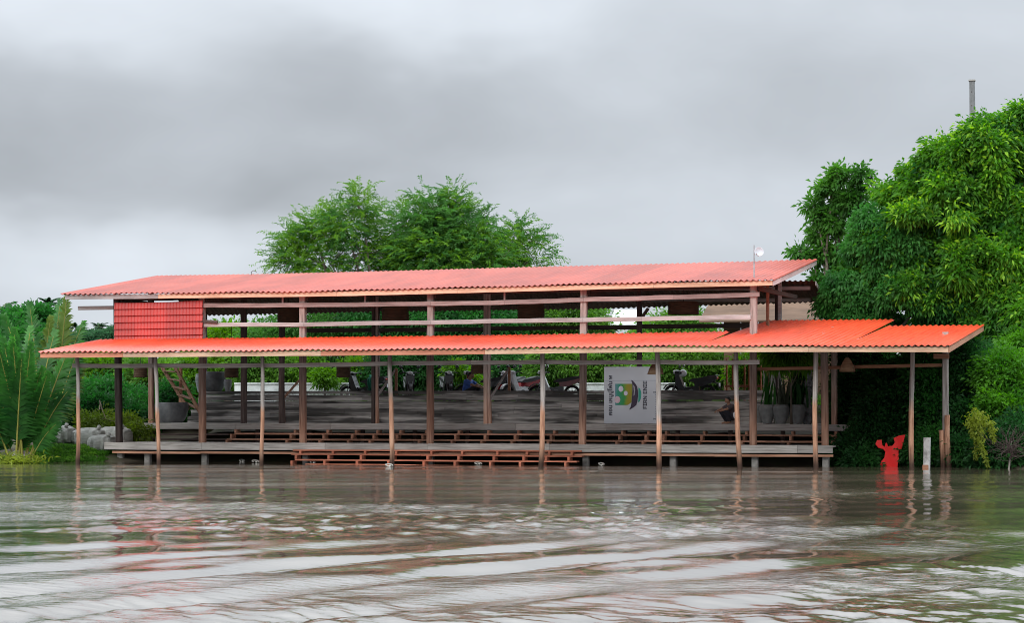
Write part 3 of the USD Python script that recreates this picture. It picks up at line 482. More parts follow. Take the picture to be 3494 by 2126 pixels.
# ------------------------------------------------------------------ hanging woven lamps
straw = ramp_mat('woven_straw', [(.3, (.13, .075, .04)), (.5, (.30, .19, .115)), (.75, (.42, .29, .19))], (3, 3, 60), vary=.15, bump=.8, rough=.9)
dark_straw = ramp_mat('dark_woven_straw', [(.3, (.03, .018, .012)), (.5, (.085, .05, .03)), (.75, (.15, .095, .06))], (4, 4, 70), vary=.25, bump=.8, rough=.9)
cord_m = plain('black_cord', (.02, .02, .02), .7)
def lamp(px, y0, y1, rb, rt, v, label, m, ztop, drum=False):
    z0, z1 = Z(px, y1, v), Z(px, y0, v); t = thing('woven_lamp', label, 'lamp', (U(px, v), v, z0), group=None); h = z1 - z0
    prof = [(rb, 0), (rb * .98, h * .15), (rt + (rb - rt) * .7, h * .45), (rt + (rb - rt) * .35, h * .75), (rt * 1.02, h * .93), (rt * .6, h)] if not drum else [(rb, 0), (rb, h * .9), (rb * .97, h), (rt * .4, h)]
    inner = [(r_ * .96, z_ if i else 0.0) for i, (r_, z_) in enumerate(prof)]
    part(t, 'shade', lathe(prof + [(r_ * .95, max(0, z_ - .012)) for r_, z_ in prof[::-1]], 28), m, 40)
    for k in range(3 if not drum else 6):
        zz = h * (.05 + .85 * k / (2 if not drum else 5)); rr = np.interp(zz, [p_[1] for p_ in prof], [p_[0] for p_ in prof]) + .004
        an = np.linspace(0, 2 * math.pi, 25); part(t, 'band', tube(np.stack([rr * np.cos(an), rr * np.sin(an), np.full(25, zz)], 1), .009, 5), m, True)
    part(t, 'cord', tube([(0, 0, h - .02), (0, 0, (h + max(.2, ztop - z1)) / 2), (0, 0, h + max(.2, ztop - z1))], .012, 6), cord_m)
lamp(2891, 1221, 1269, .235, .07, 3.9, 'pale bell-shaped woven lamp hanging under the right end of the lower roof', straw, 3.95)
lamp(2237, 1238, 1278, .235, .09, .9, 'brown woven lamp hanging behind a river post at the corner of the sign board', straw, 3.55)
upz = lambda px, v: uptop(U(px, v), v) - .2
for px, y0, y1, w, lab in ((984, 1052, 1116, .37, 'dark drum-shaped woven lamp in the upper storey, the leftmost there'), (1349, 1042, 1112, .45, 'brown drum-shaped woven lamp in the upper storey in front of the feathery tree'), (1812, 1034, 1100, .44, 'dark drum-shaped woven lamp in the upper storey left of the white shed'), (2332, 1030, 1074, .49, 'wide dark woven lamp in the upper storey right of the white roof behind')):
    lamp(px, y0, y1, w, w, 7.4, lab, dark_straw, upz(px, 7.4), True)
for px, y0, y1, w, lab in ((480, 1242, 1288, .24, 'brown woven drum lamp under the lower roof above the big bowl planter'), (790, 1240, 1289, .24, 'dark woven drum lamp just right of the planter on the terrace'), (1172, 1240, 1288, .24, 'brown woven drum lamp above the low white wall'), (1629, 1240, 1277, .2, 'brown woven drum lamp right of the person in blue')):
    lamp(px, y0, y1, w, w * .7, 9.0, lab, dark_straw, 4.6, True)

# ------------------------------------------------------------------ planters and pots
clay = ramp_mat('grey_glazed_clay', [(.3, (.06, .064, .068)), (.55, (.125, .13, .135)), (.8, (.22, .225, .23))], (3, 3, 3), .55, .2, .12)
clay_l = ramp_mat('pale_grey_clay', [(.3, (.22, .23, .24)), (.55, (.34, .35, .36)), (.8, (.46, .47, .48))], (3, 3, 3), .7, .2, .1)
clay_m = ramp_mat('mid_grey_clay', [(.3, (.12, .125, .125)), (.55, (.21, .215, .21)), (.8, (.31, .315, .31))], (3, 3, 3), .6, .2, .1)
def pot(name, px, y0, y1, rmax, v, prof, m, label, cat='planter'):
    z0, z1 = Z(px, y1, v), Z(px, y0, v); h = z1 - z0; t = thing(name, label, cat, (U(px, v), v, z0))
    pr = [(r_ * rmax, z_ * h) for r_, z_ in prof]; part(t, 'body', lathe([(.01, 0)] + pr + [(pr[-1][0] * .9, h), (pr[-1][0] * .86, h * .86), (.01, h * .85)], 32), m, 40)
    an = np.linspace(0, 2 * math.pi, 33); rr = pr[-1][0] * .96; part(t, 'rim', tube(np.stack([rr * np.cos(an), rr * np.sin(an), np.full(33, h)], 1), .025, 6), m, True); return t
bowl = [(.62, 0), (.78, .12), (.93, .4), (1, .72), (.99, .9), (.95, 1)]; jar = [(.5, 0), (.66, .15), (.9, .5), (1, .78), (.97, .92), (.82, 1)]
pot('bowl_planter', 585, 1376, 1443, .58, 7.6, bowl, clay, 'big dark grey bowl planter on the left end of the upper deck')
pot('bowl_planter', 727, 1271, 1337, .45, 10.6, bowl, clay, 'dark grey bowl planter on top of the terrace with a pale jar on either side')
pot('jar_pot', 683, 1279, 1338, .17, 10.9, jar, clay_l, 'pale grey jar left of the bowl planter on the terrace')
pot('jar_pot', 777, 1297, 1338, .145, 10.4, jar, clay_l, 'small pale jar right of the bowl planter on the terrace')
for px, rr_, lab in ((2618, .25, 'grey jar pot with tall plants, leftmost of the three in full view'), (2665, .27, 'grey jar pot with tall plants, middle one of the three in full view'), (2722, .25, 'grey jar pot in front of the dark plant, rightmost of the three in full view')):
    pot('jar_pot', px, 1384, 1447, rr_, 7.3, jar, clay_m, lab, 'pot')
pot('jar_pot', 2590, 1385, 1444, .2, 7.9, jar, clay_m, 'dark grey jar pot half hidden behind the squared post', 'pot')
pot('jar_pot', 2696, 1370, 1420, .2, 8.4, jar, clay, 'dark pot standing behind the gap between two grey jars', 'pot')

# ------------------------------------------------------------------ satellite dish, poles, antenna
galv = plain('galvanised_steel', (.38, .39, .40), .4, .6); dishm = plain('dish_white', (.52, .54, .57), .6)
dt = thing('satellite_dish', 'small white satellite dish on a thin pole at the right end of the upper roof', 'satellite dish', (U(2573, 4.4), 4.4, 0))
zb0, zt0 = uptop(U(2573, 4.4), 4.4) - .1, Z(2573, 836, 4.4)
part(dt, 'pole', tube([(0, 0, zb0), (0, 0, (zb0 + zt0) / 2), (0, 0, zt0)], .022, 8), galv)
dm = lathe([(.005, 0), (.06, .010), (.105, .03), (.145, .06), (.14, .065), (.10, .038), (.07, .02), (.005, .01)], 28); dm.apply_transform(trimesh.transformations.rotation_matrix(math.radians(75), (1, 0, 0))); dm.apply_transform(trimesh.transformations.rotation_matrix(math.radians(25), (0, 0, 1)))
part(dt, 'dish', moved(dm, (.16, -.08, Z(2587, 861, 4.4))), dishm, 40)
part(dt, 'arm', tube([(0, 0, Z(2573, 865, 4.4)), (.08, -.05, Z(2573, 866, 4.4)), (.16, -.08, Z(2573, 862, 4.4))], .014, 6), galv)
part(dt, 'feed_horn', tube([(.16, -.1, Z(2573, 875, 4.4)), (.14, -.26, Z(2573, 872, 4.4)), (.13, -.3, Z(2573, 866, 4.4))], .012, 6), galv)
at = thing('roof_antenna', 'thin bent wire antenna on the ridge of the upper roof, left of the trees', 'antenna', (U(865, 10.5), 10.5, 0))
part(at, 'loop', tube([P(858, 938, 10.5) - [U(865, 10.5), 10.5, 0], P(857, 928, 10.5) - [U(865, 10.5), 10.5, 0], P(866, 923, 10.5) - [U(865, 10.5), 10.5, 0], P(876, 928, 10.5) - [U(865, 10.5), 10.5, 0]], .012, 6), dark_post)
cp = thing('concrete_pole', 'tall grey concrete utility pole rising behind the big tree at the right', 'pole', (U(3328, 22), 22, 1.9))
h_ = Z(3322, 276, 22) - 1.9
part(cp, 'shaft', beam((0, 0, -.3), (-.12, 0, h_), .2, .19, up=(0, 1, 0)), ramp_mat('pole_concrete', [(.3, (.13, .135, .135)), (.7, (.23, .235, .235))], (9, 9, 3)))
part(cp, 'cap', box(-.24, 0.0, -.13, .13, h_, h_ + .05), conc)
for k in range(3): part(cp, 'bolt_hole', tube([(-.12, -.115, h_ - .4 - k * .5), (-.12, 0, h_ - .4 - k * .5), (-.12, .115, h_ - .4 - k * .5)], .02, 6), dark_beam)

# ------------------------------------------------------------------ behind: low wall, white roof, brown hut, slat fence
wl_m = ramp_mat('white_wall_paint', [(.3, (.46, .50, .47)), (.6, (.70, .73, .71)), (.8, (.78, .80, .79))], (2, 2, 3), .8, .1, .05)
lw = thing('low_wall', 'low white painted roadside wall behind the motorbikes', 'wall')
for a, b in ((800, 1000), (1001, 1188), (1925, 2130), (2131, 2335)):
    m0, m1 = U(a, 16), U(b, 16); part(lw, 'wall_section', box(m0, m1 - .012, 16, 16.2, 1.8, Z((a + b) / 2, 1311, 16)), wl_m); part(lw, 'coping', box(m0, m1 - .012, 15.96, 16.24, Z((a + b) / 2, 1311, 16) + .002, Z((a + b) / 2, 1308, 16) + .02), wl_m)
ws = thing('white_shelter', 'small shed with a white sheet roof, seen through the upper storey above the sign board', 'shed', (0, 0, 0)); v_ = 30
pts = [P(2098, 1056, v_), P(2172, 1056, v_), P(2172, 1106, v_ - 3), P(2075, 1106, v_ - 3)]
part(ws, 'roof', M(np.vstack([pts, np.array(pts) - [0, 0, .06]]), [[0, 2, 1], [0, 3, 2], [4, 5, 6], [4, 6, 7], [3, 6, 2], [3, 7, 6], [0, 1, 5], [0, 5, 4], [1, 2, 6], [1, 6, 5], [0, 4, 7], [0, 7, 3]]), plain('white_sheet', (.74, .76, .78), .5))
for p_ in pts: part(ws, 'post', beam((p_[0], p_[1] + (.15 if p_[1] < 29 else -.15), 1.8), p_ - [0, -.15 if p_[1] < 29 else .15, .06], .12, .12, up=(0, 1, 0)), galv)
hut = thing('plank_hut', 'brown shed roofed with overlapping boards, behind the right end of the upper storey', 'shed'); v_ = 15.5
hb = wood('hut_board', [(.25, (.045, .024, .013)), (.5, (.115, .068, .040)), (.75, (.19, .12, .08))], 'u', vary=.25)
for k in range(6):
    f0, f1 = k / 6, (k + 1) / 6; y = lambda f: 1024 + 66 * f; vv = lambda f: v_ + 3.2 - 3.2 * f
    a0, b0 = P(2425 - 40 * f0, y(f0), vv(f0)), P(2858 + 8 * math.sin(k * 2), y(f0) - 6, vv(f0)); a1, b1 = P(2425 - 40 * f1, y(f1) + 6, vv(f1)), P(2858 + 8 * math.sin(k * 2), y(f1), vv(f1))
    q = np.array([a0, b0, b1, a1]); q2 = q - [0, 0, .05]; part(hut, 'roof_board', M(np.vstack([q, q2]), [[0, 2, 1], [0, 3, 2], [4, 5, 6], [4, 6, 7], [3, 6, 2], [3, 7, 6], [0, 1, 5], [0, 5, 4], [1, 2, 6], [1, 6, 5], [0, 4, 7], [0, 7, 3]]), hb)
for k in range(7): part(hut, 'wall_board', box(U(2470, 16.3) + k * .62, U(2470, 16.3) + k * .62 + .6, 16.3, 16.34, 1.9, Z(2600, 1088, 16.3)), hb)
fn = thing('slat_fence', 'orange-brown upright slat fence on the bank right of the black motorbike', 'fence')
for px in (2480, 2500, 2541, 2556, 2597): part(fn, 'slat', beam((U(px, 11.6), 11.6, 1.9), (U(px, 11.6), 11.6, Z(px, 1225, 11.6)), .09, .04, up=(0, 1, 0)), ramp_mat('rust_slat', [(.3, (.16, .05, .02)), (.7, (.34, .12, .045))], (20, 20, 2)) if px == 2480 else stage.GetPrimAtPath('/World/Looks/rust_slat') and UsdShade.Material.Get(stage, '/World/Looks/rust_slat'))
for y in (1238, 1318): part(fn, 'crossbar', beam(P(2474, y, 11.66), P(2604, y, 11.66), .08, .04), brown_beam)
bl = wood('ladder_wood', [(.25, (.10, .05, .03)), (.5, (.24, .13, .08)), (.75, (.34, .21, .14))], 'z', vary=.1)
ld = thing('side_stair', 'steep brown wooden stair leaning at the left end of the deck beside the bowl planter', 'stair')
part(ld, 'stringer', beam(P(550, 1248, 8.8), P(643, 1398, 8.2), .13, .05), bl); part(ld, 'stringer', beam(P(594, 1248, 8.2), P(690, 1422, 7.6), .13, .05), bl)
for k in range(5): f = (k + .7) / 5.6; part(ld, 'step', beam(P(550 + 93 * f, 1248 + 150 * f, 8.8 - .6 * f), P(594 + 96 * f, 1248 + 174 * f, 8.2 - .6 * f), .035, .2), bl)
part(ld, 'post', beam((U(616, 8.9), 8.9, 1.235), P(617, 1245, 8.9), .1, .1, up=(0, 1, 0)), brown_beam)
pl = thing('concrete_stump', 'short pale mooring stump standing in the water between the right posts', 'stump', (U(3160, 3.0), 3.0, 0))
part(pl, 'shaft', beam((0, 0, -.8), (.03, 0, Z(3162, 1494, 3.0)), .2, .19, up=(0, 1, 0)), ramp_mat('pale_stump', [(.3, (.13, .12, .115)), (.5, (.40, .385, .37)), (.8, (.55, .54, .52))], (5, 5, 3)))
part(pl, 'band', beam((0, 0, -.1), (0, 0, .1), .215, .205, up=(0, 1, 0)), brown_beam)
# red sheet caught in the bushes at the water's edge
rp = [(1362, 1085), (1535, 1085), (1553, 1000), (1548, 940), (1575, 915), (1610, 775), (1570, 775), (1505, 800), (1515, 840), (1500, 880), (1440, 895), (1450, 850), (1430, 835), (1405, 900), (1385, 870), (1360, 890), (1335, 860), (1350, 822), (1385, 818), (1395, 850), (1420, 900), (1430, 950), (1400, 1000)]
rp = [(1362, 1085), (1535, 1085), (1553, 1000), (1548, 920), (1575, 912), (1612, 772), (1560, 778), (1503, 802), (1515, 845), (1492, 876), (1452, 880), (1437, 845), (1424, 855), (1420, 888), (1396, 868), (1392, 820), (1350, 822), (1334, 858), (1360, 893), (1405, 905), (1425, 930), (1418, 985), (1390, 1020)]
q = np.array([P(2500 + x * .3653, 1200 + y * .3653, 4.4) for x, y in rp]); pg = Polygon(q[:, [0, 2]])
tri = trimesh.creation.extrude_polygon(pg, .012, engine='earcut'); tri = tri.subdivide().subdivide(); vv_ = tri.vertices
fold = .025 * (meshkit.fbm(np.stack([vv_[:, 0] * 5, vv_[:, 1] * 3, 0 * vv_[:, 0]], 1), 3, 4) - .5) + .012 * np.sin(vv_[:, 0] * 14 + vv_[:, 1] * 4)
setting('red_sheet', M(world(np.stack([vv_[:, 0], 4.4 - vv_[:, 2] + fold, vv_[:, 1] - .02], 1)), tri.faces), plain('bright_red_plastic', (.80, .006, .004), .45, vary=.06, sc=18), True, kind=None, label='torn bright red plastic sheet caught at the foot of the bushes by the water', cat='sheet')
# litter at the waterline
scrap = plain('pale_plastic', (.42, .41, .37), .5)
for i, (px, y, v, lab) in enumerate([(1068, 1587, 3.2, 'pale bit of floating plastic under the left end of the red water steps'), (1632, 1588, 2.9, 'pale hooked scrap floating at the foot of the red water steps'), (2052, 1589, 3.4, 'pale curled scrap floating under the landing deck below the sign board'), (872, 1582, 3.5, 'pale twisted scrap on the water beside the river post, left of the red water steps'), (826, 1577, 4.3, 'yellowish scrap on the mud under the landing deck'), (1328, 1590, .1, 'pale ring of rope round the foot of a river post at the red water steps')]):
    t = thing('floating_scrap', lab, 'litter', (U(px, v), v, .03)); an = np.linspace(0, 4.4 + (i % 3) * .4, 12)
    part(t, 'strip', tube(np.stack([.085 * np.cos(an) * (1 + .3 * (i % 2)), .085 * np.sin(an), .05 * np.sin(an * .7)], 1), .018, 6), scrap, True)
    part(t, 'lump', blob((.05, -.05, .0), (.04, .03, .025), i, .3, 1), scrap, True)
# grey sacks holding the left bank
sack_m = ramp_mat('grey_sacking', [(.3, (.20, .205, .185)), (.55, (.35, .35, .32)), (.8, (.48, .48, .45))], (2, 2, 9), .9, .6, .15, dist=.03)
for i, (px, y, rx, rz_, v, lab) in enumerate([(205, 1485, .52, .32, 4.6, 'pale grey sack on the left bank, the one nearest the palm'), (310, 1494, .60, .33, 4.8, 'pale grey folded sack on the left bank between the first two posts'), (392, 1492, .55, .35, 5.2, 'pale grey sack on the left bank against the end of the landing deck'), (352, 1515, .45, .3, 4.5, 'low grey sack at the corner of the landing deck')]):
    m = trimesh.creation.icosphere(subdivisions=4); d_ = m.vertices; sg_ = np.sign(d_) * np.abs(d_) ** .7; fo = .05 * np.sin(d_[:, 0] * 16 + 4 * meshkit.fbm(d_ * 2.5, 2, i)) * (1 - .5 * d_[:, 2]) + .08 * (meshkit.fbm(d_ * 2.2 + i * 9, 2, i) - .5)
    vtx = sg_ * (1 + fo)[:, None] * [rx, .5, rz_]; t = thing('sand_sack', lab, 'sack', (U(px, v), v, Z(px, y, v))); part(t, 'bag', M(vtx, m.faces), sack_m, True)
    part(t, 'tied_neck', tube([(rx * .6, -.2, rz_ * .75), (rx * .66, -.24, rz_ * .98), (rx * .74, -.27, rz_ * 1.08)], [.09, .05, .08], 8, .1, i), sack_m, True)

# ------------------------------------------------------------------ motorbikes
tyre_m = plain('tyre_rubber', (.02, .02, .021), .85); black_p = plain('black_plastic', (.016, .016, .02), .3, coat=.4); seat_m = plain('seat_vinyl', (.022, .022, .025), .5); chrome = plain('engine_metal', (.16, .16, .165), .35, .8)
glassy = plain('lamp_lens', (.75, .76, .78), .15); red_lens = plain('red_lens', (.45, .015, .02), .2); mirror_m = plain('mirror_glass', (.85, .87, .9), .06, .95)
paints = {'black': black_p, 'white': plain('white_bike_paint', (.72, .73, .75), .3, coat=.4), 'red': plain('red_bike_paint', (.20, .010, .016), .3, coat=.4), 'grey': plain('grey_bike_paint', (.12, .12, .13), .35, coat=.3)}
def wheel(parent, x, rad=.285):
    an = np.linspace(0, 2 * math.pi, 29); ring = np.stack([rad * np.cos(an), 0 * an, rad * np.sin(an)], 1) * .86 + [x, 0, rad]
    w = part(parent, 'wheel', cat_([tube([(x, -.05, rad), (x, 0, rad), (x, .05, rad)], .045, 10)] + [tube([(x, 0, rad), (x + rad * .36 * math.cos(t), 0, rad + rad * .36 * math.sin(t)), (x + rad * .74 * math.cos(t), 0, rad + rad * .74 * math.sin(t))], .012, 5) for t in np.arange(8) * math.pi / 4]), chrome)
    part(w, 'tyre', tube(ring, rad * .16, 9), tyre_m, True); part(w, 'rim', tube((ring - [x, 0, rad]) * .84 + [x, 0, rad], .016, 6), chrome, True)
def motorbike(px, v, rz, label, body, shield, tail, z=1.97, mirrors=True):
    t = thing('motorbike', label, 'motorbike', (U(px, v), v, z), rz, 'motorbikes parked along the top of the terrace'); B, S_, T_ = paints[body], paints[shield], paints[tail]
    for x in (-.6, .62): wheel(t, x)
    for s in (-1, 1): part(t, 'fork', tube([(.62, s * .07, .285), (.5, s * .07, .6), (.43, s * .06, .82)], .022, 7), chrome)
    an = np.linspace(math.radians(25), math.radians(165), 12); o, i_ = [(.62 + .345 * math.cos(k), .285 + .345 * math.sin(k)) for k in an], [(.62 + .315 * math.cos(k), .285 + .315 * math.sin(k)) for k in an[::-1]]
    part(t, 'front_mudguard', prism(Polygon(o + i_), -.06, .06), B)
    part(t, 'leg_shield', prism(Polygon([(.47, .92), (.40, .95), (.24, .55), (.12, .36), (.18, .30), (.34, .40), (.46, .62)]).buffer(.02), -.15, .15), S_)
    part(t, 'step_through', prism(Polygon([(.22, .50), (.05, .46), (-.2, .52), (-.3, .62), (-.3, .36), (0, .30), (.2, .33)]).buffer(.02), -.09, .09), B)
    part(t, 'engine', cat_([moved(lathe([(.01, -.11), (.12, -.1), (.13, 0), (.12, .1), (.01, .11)], 16).apply_transform(trimesh.transformations.rotation_matrix(math.pi / 2, (1, 0, 0))), (-.05, 0, .3)), box(.02, .24, -.07, .07, .24, .38)]), chrome)
    part(t, 'tail_fairing', prism(Polygon([(-.15, .70), (-.45, .74), (-.82, .84), (-.93, .80), (-.80, .66), (-.42, .52), (-.2, .55)]).buffer(.015), -.115, .115), T_)
    part(t, 'seat', prism(Polygon([(.0, .70), (-.12, .76), (-.4, .79), (-.72, .86), (-.88, .87), (-.9, .83), (-.5, .73), (-.1, .68)]).buffer(.022), -.125, .125), seat_m)
    part(t, 'grab_rail', tube([(-.7, .12, .84), (-.95, .11, .88), (-1.0, 0, .88), (-.95, -.11, .88), (-.7, -.12, .84)], .014, 6), chrome)
    part(t, 'tail_light', blob((-.93, 0, .79), (.05, .09, .04), 1, .05, 2), red_lens, True)
    part(t, 'rear_mudguard', prism(Polygon([(-.82, .68), (-.97, .62), (-1.05, .44), (-1.02, .43), (-.92, .60), (-.78, .64)]), -.07, .07), B)
    part(t, 'swing_arm', beam((-.1, .1, .3), (-.6, .1, .285), .05, .03), chrome)
    part(t, 'exhaust', tube([(.0, -.13, .22), (-.3, -.15, .22), (-.5, -.15, .27), (-.85, -.15, .36)], [.02, .025, .045, .045], 10), chrome, True)
    part(t, 'cowl', smooth_body(hull_chain({0: ((.42, 0, .98), .09), 1: ((.50, 0, 1.0), .07), 2: ((.36, .09, 1.0), .05), 3: ((.36, -.09, 1.0), .05)}, [(0, 1), (2, 1), (3, 1), (2, 3)], 12), .05, 3), B, True)
    part(t, 'headlight', blob((.545, 0, 1.0), (.05, .085, .065), 2, .03, 2), glassy, True)
    part(t, 'handlebar', tube([(.24, .34, .99), (.33, .24, 1.02), (.39, 0, 1.02), (.33, -.24, 1.02), (.24, -.34, .99)], .016, 7), black_p, True)
    for s in (-1, 1):
        part(t, 'grip', tube([(.25, s * .33, .992), (.29, s * .29, 1.005), (.325, s * .25, 1.018)], .022, 7), tyre_m)
        if mirrors:
            q_ = part(t, 'mirror', tube([(.33, s * .22, 1.03), (.32, s * .26, 1.12), (.30, s * .3, 1.19)], .01, 5), black_p)
            part(q_, 'mirror_head', blob((.30, s * .31, 1.22), (.03, .065, .05), 5, .03, 2), black_p, True); part(q_, 'mirror_glass', blob((.275, s * .31, 1.22), (.012, .055, .042), 6, .02, 2), mirror_m, True)
    part(t, 'side_stand', tube([(-.05, .1, .26), (-.02, .2, .1), (.0, .25, .01)], .014, 6), chrome); part(t, 'number_plate', box(-1.02, -1.0, -.09, .09, .5, .63), paints['white']); return t
motorbike(2355, 11.9, 180, 'all black motorbike standing alone right of the sign board', 'black', 'black', 'black')
motorbike(1893, 11.9, 188, 'dark motorbike with white leg shield and red tail, right end of the crowded group', 'black', 'white', 'red')
motorbike(1775, 12.1, -118, 'white motorbike with a red tail facing the river, beside the stair handrail', 'white', 'white', 'red')
motorbike(1742, 12.9, -100, 'red and black motorbike behind the white one, partly hidden by the handrail newel', 'red', 'black', 'red')
motorbike(1640, 12.0, 200, 'black motorbike with a red shield just right of the person in blue', 'black', 'red', 'black')
motorbike(1525, 12.0, -62, 'black motorbike with a white tail just left of the person in blue', 'black', 'black', 'white')
motorbike(1395, 12.1, -65, 'dark grey motorbike with a white tail in the shade left of the tree trunk', 'grey', 'black', 'white')
motorbike(1238, 12.1, 172, 'black motorbike at the left end of the row with a green cloth over it', 'black', 'black', 'black', mirrors=False)
gc = thing('green_cloth', 'green cloth draped over the leftmost motorbike beside a post', 'cloth'); cu, cz = uz(1262, 1305, 11.75)
cg = trimesh.creation.icosphere(subdivisions=3); cv = cg.vertices * [.12, .2, .27]; part(gc, 'drape', M(cv * (1 + .18 * np.sin(cg.vertices[:, 0] * 9 + cg.vertices[:, 2] * 4))[:, None] + [cu, 11.9, cz - .03], cg.faces), plain('green_cloth_dye', (.03, .22, .14), .9), True)
part(gc, 'hem', tube([(cu - .1, 11.75, cz - .24), (cu, 11.7, cz - .28), (cu + .1, 11.75, cz - .25)], .015, 6), plain('green_hem', (.02, .15, .10), .9), True)
hl = thing('helmet', 'white helmet hung on the handlebar of the lone black motorbike', 'helmet', (U(2332, 11.86), 11.8, Z(2332, 1274, 11.86)))
part(hl, 'shell', blob((0, 0, 0), (.13, .11, .12), 3, .02, 3), paints['white'], True); part(hl, 'visor', blob((-.055, -.03, .0), (.085, .09, .05), 4, .02, 3), black_p, True)

# ------------------------------------------------------------------ people
skin = plain('skin', (.30, .16, .10), .55, vary=.05); hair = plain('black_hair', (.012, .010, .009), .6)
def person(label, loc, rz, k, J, shirt, trousers, extra=None):
    """J: joints (forward, left, up) for one side; the other side is mirrored unless given. k scales the whole figure."""
    t = thing('person', label, 'person', loc, rz); s3 = lambda p: np.array(p, float) * k; j = {}
    for n_, (p, r_) in J.items():
        if n_.startswith('r_') or n_ in ('pelvis', 'waist', 'chest', 'neck', 'head', 'chin'): j[n_] = (s3(p), r_ * k)
        else: j['l_' + n_] = (s3(p), r_ * k); j.setdefault('r_' + n_, (s3(p) * [1, -1, 1], r_ * k))
    for n_ in [x for x in J if x.startswith('r_')]: j[n_] = (s3(J[n_][0]), J[n_][1] * k)
    bones = [('pelvis', 'waist'), ('waist', 'chest'), ('chest', 'neck'), ('neck', 'head'), ('head', 'chin')]
    for s in 'lr': bones += [(s + '_hip', 'pelvis'), (s + '_hip', s + '_knee'), (s + '_knee', s + '_ankle'), (s + '_ankle', s + '_toe'), (s + '_shoulder', 'chest'), (s + '_shoulder', s + '_elbow'), (s + '_elbow', s + '_wrist')]
    body = hull_chain(j, bones, 16); hd, hr = j['head']; f = np.array([1.0, 0, -.25])
    for c, r_ in ((hd + np.array([.105, 0, -.015]) * k, .017 * k), (hd + np.array([.0, .1, -.01]) * k, .02 * k), (hd + np.array([.0, -.1, -.01]) * k, .02 * k)): body = body + manifold3d.Manifold.sphere(r_, 10).translate(tuple(map(float, c)))
    for s in 'lr':
        w, e = j[s + '_wrist'][0], j[s + '_elbow'][0]; d = (w - e) / np.linalg.norm(w - e); side = np.cross(d, (0, 0, 1)); side /= np.linalg.norm(side) + 1e-9
        for q_, ln in enumerate((.075, .085, .08, .065)):
            a = w + d * .07 * k + side * (q_ - 1.5) * .021 * k; hj = {0: (w + d * .02 * k, .026 * k), 1: (a, .012 * k), 2: (a + d * ln * .5 * k + np.array([0, 0, -.012]) * k, .009 * k), 3: (a + d * ln * .85 * k + np.array([0, 0, -.04]) * k, .008 * k)}
            body = body + hull_chain(hj, [(0, 1), (1, 2), (2, 3)], 8)
        body = body + hull_chain({0: (w + d * .03 * k - side * .03 * k, .013 * k), 1: (w + d * .07 * k - side * .055 * k, .009 * k)}, [(0, 1)], 8)
    part(t, 'body', smooth_body(body, .022 * k, 4), skin, True)
    g_ = {a: (b[0], b[1] * 1.14 + .006 * k) for a, b in j.items()}
    sh_b = [('pelvis', 'waist'), ('waist', 'chest'), ('l_shoulder', 'chest'), ('r_shoulder', 'chest')]
    for s in 'lr': g_[s + '_sl'] = (g_[s + '_shoulder'][0] * .35 + g_[s + '_elbow'][0] * .65, g_[s + '_elbow'][1] * 1.25); sh_b.append((s + '_shoulder', s + '_sl'))
    part(t, 'shirt', smooth_body(hull_chain(g_, sh_b, 14), .04 * k, 4), shirt, True)
    tb = []
    for s in 'lr': g_[s + '_cuff'] = (g_[s + '_knee'][0] * .15 + g_[s + '_ankle'][0] * .85, g_[s + '_ankle'][1] * 1.3); tb += [(s + '_hip', 'pelvis'), (s + '_hip', s + '_knee'), (s + '_knee', s + '_cuff')]
    part(t, 'trousers', smooth_body(hull_chain(g_, tb, 14), .04 * k, 4), trousers, True)
    hm = blob(hd + np.array([-.025, 0, .03]) * k, np.array([.105, .105, .10]) * k, 3, .05, 3); part(t, 'hair', hm, hair, True)
    for s in (-1, 1): part(t, 'eye', blob(hd + np.array([.098, s * .036, .012]) * k, np.array([.008, .014, .008]) * k, 1, 0, 1), hair, True)
    part(t, 'mouth', blob(hd + np.array([.10, 0, -.055]) * k, np.array([.008, .026, .006]) * k, 1, 0, 1), red_lens, True)
    return t
blue = plain('blue_shirt', (.055, .12, .40), .85, vary=.2); dark_cl = plain('dark_trousers', (.018, .018, .026), .85); dim_cl = plain('brown_grey_shirt', (.085, .065, .07), .9, vary=.2)
squat = {'pelvis': ((0, 0, .27), .125), 'waist': ((.03, 0, .42), .115), 'chest': ((.10, 0, .62), .125), 'neck': ((.17, 0, .78), .052), 'head': ((.22, 0, .90), .10), 'chin': ((.28, 0, .845), .045), 'hip': ((.03, .1, .25), .10), 'knee': ((.42, .16, .48), .065), 'ankle': ((.17, .13, .08), .045), 'toe': ((.36, .15, .03), .035), 'shoulder': ((.12, .19, .68), .07), 'elbow': ((.36, .22, .56), .046), 'wrist': ((.58, .14, .50), .033)}
person('person in a blue shirt squatting at the top of the terrace between parked motorbikes', (U(1588, 11.2), 11.2, 1.98), -8, 1.0, squat, blue, dark_cl)
sit = {'pelvis': ((0, 0, .10), .12), 'waist': ((.02, 0, .25), .11), 'chest': ((.07, 0, .47), .12), 'neck': ((.10, 0, .62), .05), 'head': ((.13, 0, .76), .10), 'chin': ((.19, 0, .70), .045), 'hip': ((.05, .09, .08), .09), 'knee': ((.42, .13, .13), .062), 'ankle': ((.40, .12, -.26), .042), 'toe': ((.54, .13, -.28), .034), 'shoulder': ((.08, .18, .53), .065), 'elbow': ((.16, .22, .30), .043), 'wrist': ((.36, .1, .22), .03)}
person('small person in dark clothes squatting at the foot of the terrace beside a river post', (U(2500, 9.1), 9.1, ZU), -140, .86, squat, dim_cl, dark_cl)
